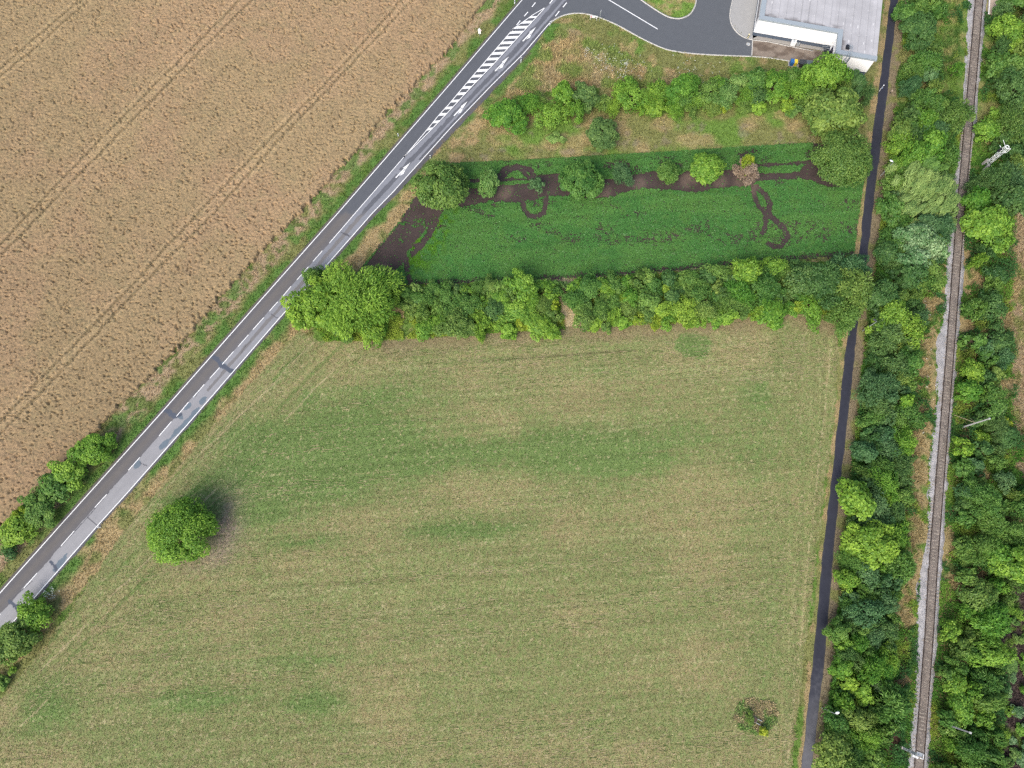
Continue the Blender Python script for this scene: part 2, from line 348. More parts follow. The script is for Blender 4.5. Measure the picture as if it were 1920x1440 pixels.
    gard = inpoly(px, py, [(1872, 1110), (1905, 1090), (2060, 1100), (2060, 1500), (1890, 1500), (1876, 1400), (1868, 1270)])
    c = mixc(c, cS * 1.25, gard * sstep(.38, .5, nB + .08))
    col = np.where(rs[..., None], c, col)
    # trodden strips along the path
    dpl = xat(PATHL, py0) - px0; dpr = px0 - xat(PATHR, py0)
    e = (w1 - .5) * 10
    upper = py0 < 500
    wl_ = ((dpl > -3) & (dpl < np.where(upper, 12, 10) + e)); wr_ = ((dpr > -3) & (dpr < np.where(py0 < 1000, 17, 15) + e * 1.2))
    c = mixc(np.ones_like(col) * cD * .95, cO, sstep(.45, .62, nB)); col = np.where(wl_[..., None], c, col)
    c = mixc(np.ones_like(col) * np.array((.20, .165, .105)), cO * .95, sstep(.5, .66, nB)); col = np.where(wr_[..., None], c, col)
    # rim of the meadow by the path
    gl = (dpl > 8 + e) & (dpl < 20 + e) & (py0 > 640); col = np.where(gl[..., None], mixc(np.ones_like(col) * cO, cG2, sstep(.4, .55, nA)), col)
    col = col * (0.82 + 0.36 * nC)[..., None]
    return col

def meadow_color(x, y):
    px0, py0 = PX(x, y)
    w1 = fbm(x * .3, y * .3, 3); w2 = fbm(x * .3 + 40, y * .3, 5)
    px = px0 + (w1 - .5) * 40; py = py0 + (w2 - .5) * 30
    dr = (px0 - xat(RIGHT, py0)) * .72
    # mowing direction: along the road near it, east-west elsewhere
    k = 1 - sstep(60, 190, dr + (w1 - .5) * 60)
    a1 = math.atan2(245, 215)   # along the road
    u1, v1 = x * math.cos(.85) + y * math.sin(.85), -x * math.sin(.85) + y * math.cos(.85)
    u2, v2 = x * math.cos(.07) + y * math.sin(.07), -x * math.sin(.07) + y * math.cos(.07)
    s1 = .5 * fbm(u1 * .05, v1 * .9, 41) + .5 * fbm(u1 * .12, v1 * 2.6, 42, 3)
    s2 = .5 * fbm(u2 * .045, v2 * .8, 43) + .5 * fbm(u2 * .10, v2 * 2.4, 44, 3)
    k3 = (1 - sstep(45, 115, xat(PATHL, py0) - px0 + (w1 - .5) * 30)) * (py0 > 560)
    u3, v3 = x * .15 + y * .989, -x * .989 + y * .15
    s3 = .5 * fbm(u3 * .05, v3 * .8, 45) + .5 * fbm(u3 * .10, v3 * 2.4, 46, 3)
    s = (s1 * k + s2 * (1 - k)) * (1 - k3) + s3 * k3
    nA = fbm(x * .09, y * .13, 51); nB = fbm(x * .4, y * .4, 52); nC = fbm(x * 1.4, y * 1.4, 53, 3); nF = fbm(x * 3.2, y * 3.2, 54, 2)
    col = np.ones(x.shape + (3,)) * cM
    green = sstep(.42, .62, .55 * nA + .45 * s + .05) * .36
    green = green + .20 * sstep(.45, .60, nC) + .20 * sstep(.5, .62, nF)
    def blob(cx, cy, rx, ry, amt, rot=0.0):
        dx, dy = px - cx, py - cy
        ex = dx * math.cos(rot) + dy * math.sin(rot); ey = -dx * math.sin(rot) + dy * math.cos(rot)
        return amt * np.exp(-((ex / rx) ** 2 + (ey / ry) ** 2))
    for bl in [(960, 850, 440, 38, .85, -.05), (560, 890, 170, 70, .85, -.3), (640, 810, 130, 60, .75, 0), (470, 960, 80, 40, .5, 0), (700, 745, 160, 26, .3, 0), (1150, 880, 130, 24, .4, 0), (860, 995, 120, 16, .7, -.06), (560, 1020, 80, 12, .75, -.05),
               (300, 1150, 90, 30, .45, -.4), (370, 1310, 90, 18, .7, -.1), (590, 1315, 60, 18, .8, -.1), (560, 1240, 110, 14, .4, -.05), (90, 1330, 50, 40, .6, -.8), (1420, 740, 26, 26, .8, 0), (1420, 860, 60, 50, .45, 0),
               (1430, 1200, 25, 160, .15, .1), (1170, 780, 30, 16, .22, 0), (1120, 690, 24, 5, .4, 0), (570, 750, 22, 14, .5, -.9), (1420, 1340, 46, 34, .3, 0), (1350, 1240, 26, 22, .25, 0), (350, 940, 60, 22, .7, 0), (470, 860, 70, 80, .45, -.5)]:
        green = green + blob(*bl)
    pat = blob(1300, 648, 32, 19, 1.5) + (w1 - .5) * 1.2; green = green + sstep(.35, .8, pat) * (pat > .2) * 1.3 * (np.hypot(px0 - 1300, py0 - 648) < 50)
    green = np.clip(green, 0, 1) * sstep(.22, .5, s + .18)
    bare = blob(425, 985, 26, 62, 1.1, .15) + blob(380, 1050, 70, 16, .5, -.3) + blob(1280, 850 - 0, 1, 1, 0)
    col = mixc(col, cMg, green)
    col = mixc(col, np.array((.25, .205, .15)), np.clip(bare, 0, 1))
    # straw left lying in rows
    straw = sstep(.58, .72, s) * sstep(.46, .62, nF) * .35
    col = mixc(col, cStraw, straw)
    rows = k * fbm(u1 * .06, v1 * 2.0, 47, 2) + (1 - k) * fbm(u2 * .05, v2 * 2.0, 48, 2); rows = rows * (1 - k3) + k3 * fbm(u3 * .05, v3 * 2.0, 50, 2); col = col * (.84 + .32 * rows)[..., None]
    sp_ = _h(np.floor(x / .26), np.floor(y / .26), 49); col = mixc(col, cMg * 1.15, (sp_ > .80) * .42); col = mixc(col, cStraw, (sp_ < .06) * .45)
    wv = v1 + 1.2 * fbm(u1 * .08, v1 * .05, 55) + .5 * fbm(u1 * .3, v1 * .3, 56)
    ln = (np.abs((wv / 2.35) % 1 - .5) < .07) & (_h(np.floor(wv / 2.35), wv * 0, 57) > .35) & (fbm(u1 * .22, np.floor(wv / 2.35) * 3.3, 58) > .44) & (k > .35) & (py0 > 640)
    col = np.where(ln[..., None], col * .45 + cStraw * .5, col)
    ln2 = (np.abs((wv / 4.7 + .2) % 1 - .5) < .07) & (fbm(u1 * .15, np.floor(wv / 4.7 + .2) * 5.1, 59) > .52) & (k > .3); col = np.where(ln2[..., None], col * np.array((.72, .86, .72)), col)
    line = pldist(px0, py0, [(925, 676), (1040, 668), (1190, 657)]) < 1.6
    col = np.where(line[..., None], col * .68, col)
    # headland along hedge and right edge
    dp = xat(PATHL, py0) - px
    hl = pldist(px, py, [(700, 640), (1000, 621), (1330, 606), (1480, 586), (1560, 610)])
    col = mixc(col, np.array((.235, .185, .110)), (1 - sstep(6, 34, hl)) * .7)
    rim = (np.abs(xat(PATHL, py0) - px0 - 27 - (w1 - .5) * 5) < 1.5) & (nF > .48) & (py0 > 640)
    col = np.where(rim[..., None], col * .5 + cStraw * .5, col)
    drm = (1 - sstep(24, 52, dr)) * (py0 > 600)
    col = mixc(col, cD, drm * sstep(.35, .55, nB) * .8)
    return col * (0.74 + .28 * nC + .24 * nF)[..., None]

# ---------------------------------------------------------------- land sheets
def grid(x0, x1, y0, y1, step):
    xs = np.arange(x0, x1 + step, step); ys = np.arange(y0, y1 + step, step)
    X, Y = np.meshgrid(xs, ys); ny, nx = X.shape
    i = (np.arange(ny - 1)[:, None] * nx + np.arange(nx - 1)[None, :])
    Fq = np.stack([i, i + 1, i + nx + 1, i + nx], -1).reshape(-1, 4)
    return X.ravel(), Y.ravel(), Fq, nx, ny
def poly_sheet(name, poly, z, step, colfn, mat, soft=0.0, seed=7, zfn=None):
    P_ = GP(poly); lo, hi = P_.min(0), P_.max(0)
    X, Y, Fq, nx, ny = grid(lo[0], hi[0], lo[1], hi[1], step)
    cx = X[Fq].mean(1); cy = Y[Fq].mean(1)
    wx = (fbm(cx * 1.1, cy * 1.1, seed) - .5) * soft; wy = (fbm(cx * 1.1 + 50, cy * 1.1, seed + 1) - .5) * soft
    keep = inpoly(cx + wx, cy + wy, [tuple(p) for p in P_]); Fq = Fq[keep]
    used = np.unique(Fq); m = -np.ones(len(X), int); m[used] = np.arange(len(used)); Fq = m[Fq]; X = X[used]; Y = Y[used]
    Z = np.full(len(X), z) if zfn is None else zfn(X, Y, Fq)
    return link(name, np_mesh(name, np.stack([X, Y, Z], 1), Fq, mat, colfn(X, Y)), kind='structure')
# ground: fine sheet under the view, one coarse ring out to the horizon
X, Y, Fq, nx, ny = grid(-130, 136, -46, 142, .42)
V = np.stack([X, Y, np.zeros(len(X))], 1); tintc = ground_color(X, Y)
ring = np.array([(-130, -46), (X.max(), -46), (X.max(), Y.max()), (-130, Y.max()), (-2500, -2500), (2500, -2500), (2500, 2500), (-2500, 2500)], float)
nv = len(V); V = np.vstack([V, np.c_[ring, np.zeros(8)]]); tintc = np.vstack([tintc, np.ones((8, 3)) * cO])
Fq = np.vstack([Fq, [[nv + a, nv + 4 + a, nv + 4 + (a + 1) % 4, nv + (a + 1) % 4] for a in range(4)]])
link('ground', np_mesh('ground', V, Fq, M_ground, tintc), kind='structure')
poly_sheet('meadow', MEADOW, .012, .21, meadow_color, M_meadow, soft=1.6)
def soil_color(x, y):
    n = fbm(x * .6, y * .6, 61); c = np.ones(x.shape + (3,)) * cS * (0.8 + .45 * n)[..., None]
    px, py = PX(x, y)
    for tx, ty, r in ((868, 362, 20), (945, 358, 16), (1015, 352, 9), (1130, 362, 16), (1200, 345, 15), (1285, 340, 13), (1350, 340, 14), (1400, 345, 26), (1300, 335, 12)):
        d = np.hypot(px - tx, py - ty); c = mixc(c, np.array((.175, .13, .10)), (1 - sstep(r * .5, r * 1.3, d + 14 * (n - .5))) * .5)
    return c
poly_sheet('crop_soil', CROP, .014, .4, soil_color, M_soil, soft=1.0)

# wheat: standing crop with a rough top, thin spots and tractor tracks pressed into it
TRAMS = [[(150, 5), (70, 74), (0, 135), (-120, 240)], [(165, 7), (80, 83), (0, 150), (-120, 255)],
         [(560, -120), (450, 5), (335, 120), (190, 265), (95, 365), (0, 466), (-120, 590)], [(580, -120), (470, 7), (350, 127), (210, 270), (110, 372), (0, 487), (-120, 612)],
         [(870, -120), (750, 8), (650, 120), (500, 272), (375, 400), (245, 542), (80, 712), (0, 796), (-110, 915)], [(890, -120), (770, 8), (665, 118), (520, 270), (400, 405), (260, 545), (100, 717), (0, 818), (-110, 936)]]
TRW = [GP(t) for t in TRAMS]
def tram_d(x, y):
    d = np.full(x.shape, 1e9); jit = (fbm(x * .5, y * .5, 65) - .5) * .7
    for t in TRW: d = np.minimum(d, pldist(x + jit, y, [tuple(p) for p in t]))
    return d
def wheat_z(x, y, Fq):
    n1 = fbm(x * 2.7, y * 2.7, 71, 3); n2 = vn(x * 4.2, y * 4.2, 72); n3 = fbm(x * .6, y * .6, 73, 2)
    z = .62 + .24 * (n1 - .5) + .16 * (n2 - .5) + .12 * (n3 - .5)
    hole = (vn(x * 2.6 + 3, y * 2.9, 74) + .3 * n2 > 1.02 - .14 * sstep(.5, .7, n3)); z = np.where(hole, z - .34, z)
    d = tram_d(x, y); z = np.where((d < .20) & (n1 > .44), .25 + .15 * n2, z)
    cnt = np.bincount(Fq.ravel(), minlength=len(x)); return np.where(cnt < 4, .02, z)
def wheat_c(x, y):
    base = np.array((.322, .224, .128)); n = fbm(x * .07, y * .07, 81); n2 = fbm(x * .9, y * .9, 82); n3 = vn(x * 3.6, y * 3.6, 83)
    c = np.ones(x.shape + (3,)) * base
    c = mixc(c, np.array((.305, .224, .122)), sstep(.4, .65, n)); c = mixc(c, np.array((.25, .21, .11)), sstep(.55, .75, n2) * .3)
    s = fbm((x * .75 - y * .66) * .5, (x * .66 + y * .75) * .08, 84); c = c * (.90 + .20 * s)[..., None] * (.90 + .20 * n3)[..., None]
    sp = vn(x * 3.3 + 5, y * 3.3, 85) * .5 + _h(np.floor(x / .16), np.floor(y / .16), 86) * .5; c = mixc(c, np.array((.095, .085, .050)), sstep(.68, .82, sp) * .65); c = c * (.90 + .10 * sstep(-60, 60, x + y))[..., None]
    d = tram_d(x, y); c = mixc(c, np.array((.15, .13, .075)), (1 - sstep(.14, .32, d)) * .50 * sstep(.3, .45, n3))
    band = sstep(.3, .55, d) * (1 - sstep(.9, 1.2, d)); return c * (1 + .16 * band)[..., None]
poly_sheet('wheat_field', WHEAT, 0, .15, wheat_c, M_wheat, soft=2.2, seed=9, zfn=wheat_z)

# ---------------------------------------------------------------- roads
LW, RW_ = GP(LEFT), GP(RIGHT)
d0 = LW[-2] - LW[1]; L0 = np.hypot(*d0); AX = d0 / L0; NX = np.array((-AX[1], AX[0]))       # AX runs down the road, NX across it
if np.dot(RW_[8] - LW[4], NX) < 0: NX = -NX
O0 = LW[1]
def ab(p): q = np.asarray(p) - O0; return q @ AX, q @ NX
La, Lb = ab(LW); Ra, Rb = ab(RW_)
def side(a, A_, B_): o = np.argsort(A_); return np.interp(a, A_[o], B_[o])
def AB(a, b): return O0[0] + a * AX[0] + b * NX[0], O0[1] + a * AX[1] + b * NX[1]
a0, a1_ = La.min(), La.max() - 1
na = int((a1_ - a0) / .16); nb = 76
aa = np.linspace(a0, a1_, na); tt = np.linspace(0, 1, nb)
lb = side(aa, La, Lb); rb = side(aa, Ra, Rb)
pyv = PX(*AB(aa, lb))[1]
shoulder = np.interp(pyv, [-100, 20, 60, 160, 300, 420, 520, 1500], [.3, .3, .8, 1.25, .95, .7, .5, .45])
el = lb - .5 - .12 * (fbm(aa * .6, aa * 0, 91) - .5); er = rb + shoulder + .35 * (fbm(aa * .7, aa * 0 + 3, 92) - .5)
A2 = np.repeat(aa[:, None], nb, 1); B2 = el[:, None] * (1 - tt) + er[:, None] * tt
xr, yr = AB(A2, B2); pxr, pyr = PX(xr, yr)
rel = (B2 - lb[:, None]) / (rb - lb)[:, None]                                            # 0 at left line, 1 at right line
ctr_px = [(1022, 14), (976.7, 64), (923, 123), (865, 185), (805, 246.7), (757, 295), (667.5, 398), (617.5, 456), (505, 583), (393, 709.7), (240.8, 881.7), (114, 1024), (0, 1152), (-120, 1290)]
Ca, Cb = ab(GP(ctr_px)); cb = side(aa, Ca, Cb); crel = ((cb - lb) / (rb - lb))[:, None]
col = np.ones(xr.shape + (3,))
nl = fbm(A2 * .25, B2 * 1.6, 93); nfine = fbm(A2 * 1.2, B2 * 1.2, 94, 3)
up = np.array((.100, .107, .120)); low = np.array((.125, .122, .128)); brown = np.array((.140, .130, .122))
topw = 1 - sstep(395, 405, pyr + 12 * (nfine - .5))
cl = mixc(np.ones_like(col) * low, up, topw); cl = mixc(cl, brown, (1 - topw) * np.exp(-((rel - .27) / .14) ** 2) * .9)
cl = mixc(cl, low * .86, (1 - topw) * np.exp(-((rel - .10) / .06) ** 2) * .6)
light = mixc(np.ones_like(col) * np.array((.215, .225, .250)), np.array((.270, .270, .280)), sstep(480, 800, pyr))
light = mixc(light, np.array((.300, .300, .306)), sstep(780, 1050, pyr) * .6)
r2 = (rel - crel) / (1 - crel)                                                            # 0 centre, 1 right line
wob = (fbm(A2 * .8, A2 * 0 + B2 * .4, 95) - .5)
strip = (np.abs(r2 - .47 + .10 * wob) < np.interp(pyr, [0, 350, 600, 760, 840], [.17, .15, .13, .11, 0.0]) + .09 * wob) & (pyr < 830)
gap = (fbm(A2 * .22, A2 * 0, 96) > np.interp(pyr, [480, 620, 800], [.8, .62, .48]))
strip &= ~gap
light = np.where(strip[..., None], mixc(np.ones_like(col) * np.array((.175, .170, .170)), np.array((.118, .124, .140)), topw), light)
edge_dark = ((r2 < .07 + .05 * wob) | (r2 > .80)) & (pyr < 300) | (r2 > 1.0)
light = np.where(edge_dark[..., None], np.array((.105, .110, .125)), light)
jag = (r2 > .0 + .16 * (fbm(A2 * .45, A2 * 0 + 7, 97) - .5) * (pyr > 700))
col = np.where((jag)[..., None], light, cl)
# tar patches (survey: place, reach along, reach across)
tar = np.array((.135, .170, .200))
def patch(cx, cy, ra, rbb, c, th=.5, seed=0):
    global col
    pa, pb = ab(GP([(cx, cy)])[0]); q = ((A2 - pa) / ra) ** 2 + ((B2 - pb) / rbb) ** 2
    m = (q + 1.5 * (fbm(A2 * 1.3 + seed, B2 * 1.3, 98 + seed, 3) - .5) < th); col = np.where(m[..., None], c, col)
for cx, cy, ra, rbb in ((381, 752, 1.1, .6), (352, 762, .9, .5), (366, 773, 1.2, .6), (358, 783, 1.4, .45), (346, 795, 2.2, .5), (329, 812, 2.0, .5), (309, 833, 1.3, .6), (257, 870, .9, .75), (338, 781, .6, .9),
                        (112, 1058, 2.0, .7), (418, 685, .7, 1.0), (433, 695, .7, .7)):
    patch(cx, cy, ra, rbb, tar, .8, int(cx) % 50)
dk = np.array((.085, .098, .125))
for pl_, w in (([(398, 667), (408, 674), (415, 684), (424, 690), (437, 697)], .42), ([(304, 769), (315, 771), (327, 781), (338, 778)], .42), ([(18, 1127), (30, 1137), (38, 1148)], .33), ([(95, 1054), (103, 1062), (106, 1070)], .25),
               ([(165, 970), (182, 985)], .08), ([(20, 1125), (60, 1090)], .07), ([(113, 1026), (160, 975), (205, 922)], .07), ([(640, 436), (655, 444)], .09), ([(645, 437), (660, 444)], .09), ([(505, 587), (513, 592), (520, 596)], .08), ([(275, 873), (262, 868)], .08),
               ([(536, 560), (527, 577)], .06), ([(470, 640), (460, 650), (452, 662)], .07), ([(375, 730), (366, 745)], .06)):
    d = pldist(xr, yr, [tuple(p) for p in GP(pl_)]) + .35 * (nfine - .5) * w / .3; m = d < w; col = np.where(m[..., None], dk if w > .2 else np.array((.10, .10, .11)), col)
sh = (rel < -.03); col = np.where(sh[..., None], np.array((.115, .105, .095)), col)
sh2 = rel > 1.03; col = np.where(sh2[..., None], mixc(np.ones_like(col) * np.array((.10, .10, .108)), cDirt, sstep(.5, .66, nfine) * .5), col)
col = col * (.93 + .14 * nl)[..., None]
V = np.stack([xr.ravel(), yr.ravel(), np.full(xr.size, .03)], 1)
i = (np.arange(na - 1)[:, None] * nb + np.arange(nb - 1)[None, :])
Fr = np.stack([i, i + 1, i + nb + 1, i + nb], -1).reshape(-1, 4)
if np.cross(np.append(NX, 0), np.append(AX, 0))[2] < 0: pass
else: Fr = Fr[:, ::-1]
road = link('main_road', np_mesh('main_road', V, Fr, M_road, col.reshape(-1, 3), smooth=True), kind='structure')
for p in road.data.polygons[:1]:
    if p.normal.z < 0: road.data.flip_normals()

def ribbon(pts, w, z, mat, name, parent=None, closed=False, h=0.0, **kw):
    """painted line (h=0) or kerb (h>0) along world points"""
    P_ = np.asarray(pts, float); n = len(P_); T_ = np.gradient(P_, axis=0); T_ /= np.linalg.norm(T_, axis=1)[:, None]
    N_ = np.stack([-T_[:, 1], T_[:, 0]], 1); a = P_ + N_ * w / 2; b = P_ - N_ * w / 2
    if h == 0:
        V = np.vstack([np.c_[a, np.full(n, z)], np.c_[b, np.full(n, z)]]); F_ = [[i, n + i, n + i + 1, i + 1] for i in range(n - 1)]
    else:
        V = np.vstack([np.c_[a, np.full(n, 0.)], np.c_[b, np.full(n, 0.)], np.c_[a, np.full(n, h)], np.c_[b, np.full(n, h)]])
        F_ = []
        for i in range(n - 1):
            F_ += [[2 * n + i, 3 * n + i, 3 * n + i + 1, 2 * n + i + 1], [i, 2 * n + i, 2 * n + i + 1, i + 1], [n + i, n + i + 1, 3 * n + i + 1, 3 * n + i]]
        F_ += [[0, n, 3 * n, 2 * n], [n - 1, 3 * n - 1, 4 * n - 1, 2 * n - 1][::-1]]
        F_[-1] = [n - 1, 3 * n - 1, 4 * n - 1, 2 * n - 1]
    return link(name, np_mesh(name, V, F_, mat), parent, **kw)
def dense(pts, step=.5):
    P_ = np.asarray(pts, float); s = np.r_[0, np.cumsum(np.hypot(*np.diff(P_, axis=0).T))]; q = np.arange(0, s[-1], step); q = np.r_[q, s[-1]]
    return np.stack([np.interp(q, s, P_[:, 0]), np.interp(q, s, P_[:, 1])], 1)
def smooth_pl(pts, it=2):
    P_ = np.asarray(pts, float)
    for _ in range(it):
        q = [P_[0]]
        for a, b in zip(P_[:-1], P_[1:]): q += [a * .75 + b * .25, a * .25 + b * .75]
        q.append(P_[-1]); P_ = np.array(q)
    return P_
ZP = .036
ribbon(dense(GP(LEFT[1:] if False else LEFT)), .17, ZP, M_paint, 'edge_line', road)
ribbon(dense(GP([p for p in RIGHT if p[1] >= 39])), .17, ZP, M_paint, 'edge_line', road)
ribbon(dense(GP([(757, 295), (667.5, 398), (617.5, 456)])), .15, ZP, M_paint, 'centre_line', road)
for p, q in [((604.7, 470), (586.7, 490.5)), ((578.3, 500.3), (556.7, 525)), ((545.8, 537), (528.7, 557.5)), ((520.8, 565.8), (505.3, 583.3)), ((494.7, 595.5), (474.2, 618.3)), ((465.8, 628), (446.7, 649.7)), ((438, 659), (416.7, 683.3)),
             ((411.7, 689.2), (393.3, 709.7)), ((383.3, 720.8), (362.2, 745)), ((353.7, 754.2), (330.8, 780.8)), ((321.7, 790.5), (298.3, 817.5)), ((262.5, 857.5), (240.8, 881.7)), ((200, 927.2), (177.8, 951.7)), ((139.5, 995.3), (114.2, 1024.2)), ((69.7, 1074.5), (45, 1102.5)), ((1, 1151), (-24, 1179)),
             ((1004, 5), (997.5, 13)), ((990, 22.5), (983, 30.5)), ((975.5, 38.7), (968.8, 47)), ((962.5, 53.5), (958, 60)), ((1036, 0), (1030.5, 6.7)), ((1062.5, 5), (1055.5, 13.8)), ((1048.7, 21), (1041.3, 30.5))]:
    ribbon(GP([p, q]), .15 if p[0] < 900 else .22, ZP, M_paint, 'lane_dash', road)
hl = [(1022.5, 14), (1000, 27.5), (962.5, 54), (923, 100), (881.7, 148), (840, 197.5), (823, 215.8), (801, 243), (775, 274), (757, 295)]
hr = [(1022.5, 14), (976.7, 64), (923, 123), (886.7, 160), (840, 210.8), (805, 246.7), (757, 295)]
hat = []; hf = []
def quad(pts):
    o = len(hat); g = GP(pts); hat.extend([(x, y, ZP) for x, y in g]); hf.append([o, o + 1, o + 2, o + 3])
for line in (hl, hr):
    g = dense(GP(line)); n = len(g); T_ = np.gradient(g, axis=0); T_ /= np.linalg.norm(T_, axis=1)[:, None]; N_ = np.stack([-T_[:, 1], T_[:, 0]], 1)
    o = len(hat); hat.extend([(p[0], p[1], ZP) for p in g + N_ * .08]); hat.extend([(p[0], p[1], ZP) for p in g - N_ * .08])
    hf.extend([[o + i, o + n + i, o + n + i + 1, o + i + 1] for i in range(n - 1)])
for yb in (32.8, 42.3, 51.8, 61.2, 70.8, 80.8, 90.7, 100.7, 111.2, 122, 132.7, 143.2, 153.7, 164.7, 176.3, 190, 203, 215, 229, 242.5):
    hw = 2.5 if yb > 40 else 1.7
    xl1, xl2 = xat(hl, yb - hw), xat(hl, yb + hw); xr1, xr2 = xat(hr, yb - hw - 1), xat(hr, yb + hw - 1)
    ins = 1.0
    quad([(xl2 + ins, yb + hw), (xr2 - ins, yb + hw - .9), (xr1 - ins, yb - hw - .9), (xl1 + ins, yb - hw)])
hat = [(x, y, z + (.003 if k >= 2 * (len(dense(GP(hl))) + len(dense(GP(hr)))) else 0)) for k, (x, y, z) in enumerate(hat)]
link('hatched_area', np_mesh('hatched_area', hat, hf, M_paint), road)
def arrow(tail, tip):
    t, e = GP([tail, tip]); L = np.hypot(*(e - t)); u = (e - t) / L; r = np.array((u[1], -u[0]))     # r: towards the road edge
    loc = [(0, -.13), (0, .13), (.30, .13), (.36, .26), (.17, .26), (.36, .66), (.62, .26), (.47, .26), (.47, .13), (.61, .13), (.58, .34), (1, 0), (.58, -.34), (.61, -.13)]
    mb = MB(); pts = [t + u * s * L + r * w for s, w in loc]
    def f(ids): return [len(mb.v) + k for k in range(len(ids))], [(pts[k][0], pts[k][1], ZP) for k in ids]
    for ids in ([0, 1, 2, 9, 13], [10, 11, 12], [2, 3, 7, 8], [4, 5, 6]):
        pp = [(pts[k][0], pts[k][1], ZP + (.002 if ids[0] in (4, 10) else 0)) for k in ids]; mb.add(pp, [list(range(len(ids)))])
    mb.build('turn_arrow', M_paint, road)
for a_, b_ in (((980.2, 77.6), (1004.8, 51)), ((928.3, 133.5), (954, 106.3)), ((851, 217.5), (876.5, 190)), ((742, 333.5), (769.5, 304.5))): arrow(a_, b_)

# side road with kerbs
KERB_S = smooth_pl(GP([(1031, 45), (1038, 38), (1048, 32.5), (1060, 28), (1073, 25.3), (1093, 25), (1110, 28.5), (1130, 35), (1160, 48), (1200, 71), (1241.7, 91), (1266.7, 97), (1300, 101), (1350, 104), (1410, 106)]))
KERB_I = smooth_pl(GP([(1150, -40), (1201.7, 0), (1225, 16), (1250, 31.5), (1266.7, 35.5), (1280, 34.5), (1295, 27), (1303, 13), (1306, 0), (1309, -60)]))
KERB_P = smooth_pl(GP([(1378, -60), (1374, 0), (1369, 20), (1368.5, 36), (1373, 50), (1383, 63), (1397, 71.5), (1411.5, 75)]))
PJ = [tuple(p) for p in KERB_S] + [tuple(GP([(1411.5, 75)])[0])] + [tuple(p) for p in KERB_P[::-1]] + [tuple(p) for p in GP([(1345, -60)])] + [tuple(p) for p in KERB_I[::-1]] + [tuple(p) for p in GP([(1120, -60), (1080, -12)])]
lo = np.min(PJ, 0); hi = np.max(PJ, 0); X, Y, Fq, _, _ = grid(lo[0], hi[0], lo[1], hi[1], .25)
def flat_poly(name, poly, z, mat, col, kind='structure'):
    bm = bmesh.new(); vs = [bm.verts.new((x, y, z)) for x, y in poly]; f = bm.faces.new(vs); f.normal_update()
    if f.normal.z < 0: f.normal_flip()
    bmesh.ops.triangulate(bm, faces=[f]); me = bpy.data.meshes.new(name); bm.to_mesh(me); bm.free(); me.materials.append(mat)
    at = me.color_attributes.new('tint', 'FLOAT_COLOR', 'POINT'); at.data.foreach_set('color', np.tile(np.array([*col, 1], np.float32), len(me.vertices)))
    return link(name, me, kind=kind)
side_road = flat_poly('side_road', PJ, .024, M_road, (.104, .113, .124))
ribbon(KERB_S, .30, 0, M_kerb, 'kerb', side_road, h=.13); ribbon(KERB_I, .30, 0, M_kerb, 'kerb', side_road, h=.13); ribbon(KERB_P, .26, 0, M_kerb, 'kerb', side_road, h=.13)
ribbon(GP([(1128, -9), (1141.7, 0), (1233, 54.7)]), .22, .032, M_paint, 'lane_line', side_road)
# paved yard in front of the white building
pad = flat_poly('pavement', [tuple(p) for p in KERB_P] + [tuple(p) for p in GP([(1412, 72), (1440, 60), (1460, -60)])], .10, M_road, (.335, .335, .325))
YARD = [(1409.5, 104.5), (1411.5, 75), (1425, 74), (1560, 100), (1572, 112), (1560, 128), (1500, 117), (1460, 110)]
def yard_c(x, y):
    n = fbm(x * .5, y * .8, 101); return mixc(np.ones(x.shape + (3,)) * np.array((.215, .178, .145)), np.array((.125, .098, .078)), sstep(.42, .68, n)) * (.85 + .3 * fbm(x * 2, y * 2, 102))[..., None]
yard = poly_sheet('loading_yard', YARD, .028, .2, yard_c, M_road)
ribbon(GP([(1411, 106.3), (1445, 109), (1475, 114), (1500, 118)]), .22, 0, M_kerb, 'kerb', yard, h=.12)
ribbon(GP([(1411.5, 75.5), (1440, 78.5), (1484, 88), (1525, 96)]), .18, 0, M_kerb, 'kerb', yard, h=.10)
ribbon(GP([(1411, 75.5), (1409.5, 106)]), .2, .034, M_kerb, 'kerb', yard)
flat_poly('walkway', [tuple(p) for p in GP([(1411, 74.2), (1411.5, 61), (1561, 88), (1562, 99), (1484, 86.5), (1440, 77.4)])], .10, M_road, (.30, .285, .26))

# cycle path
def strip_sheet(name, Lp, Rp, n, z, colfn, mat, wob=0.0, zf=None, seed=0, step=.4):
    A_, B_ = dense(GP(Lp), step), dense(GP(Rp), step); m = min(len(A_), len(B_)); q = np.linspace(0, 1, m)
    rs = lambda P_: np.stack([np.interp(q, np.linspace(0, 1, len(P_)), P_[:, k]) for k in (0, 1)], 1)
    A_, B_ = rs(A_), rs(B_); t = np.linspace(0, 1, n)
    if wob:
        s_ = np.arange(m) * step; d_ = (B_ - A_) / np.linalg.norm(B_ - A_, axis=1)[:, None]
        A_ = A_ - d_ * ((fbm(s_ * .6, s_ * 0 + seed, 111 + seed) - .5) * wob)[:, None]; B_ = B_ + d_ * ((fbm(s_ * .6, s_ * 0 + seed + 9, 112 + seed) - .5) * wob)[:, None]
    P_ = A_[:, None, :] * (1 - t)[None, :, None] + B_[:, None, :] * t[None, :, None]
    x, y = P_[..., 0], P_[..., 1]; T_ = np.repeat(t[None], m, 0)
    zz = np.full(x.shape, z) if zf is None else zf(x, y, T_)
    i = (np.arange(m - 1)[:, None] * n + np.arange(n - 1)[None]); F_ = np.stack([i, i + n, i + n + 1, i + 1], -1).reshape(-1, 4)
    c = colfn(x, y, T_).reshape(-1, 3)
    return link(name, np_mesh(name, np.stack([x.ravel(), y.ravel(), zz.ravel()], 1), F_, mat, c, smooth=True), kind='structure')
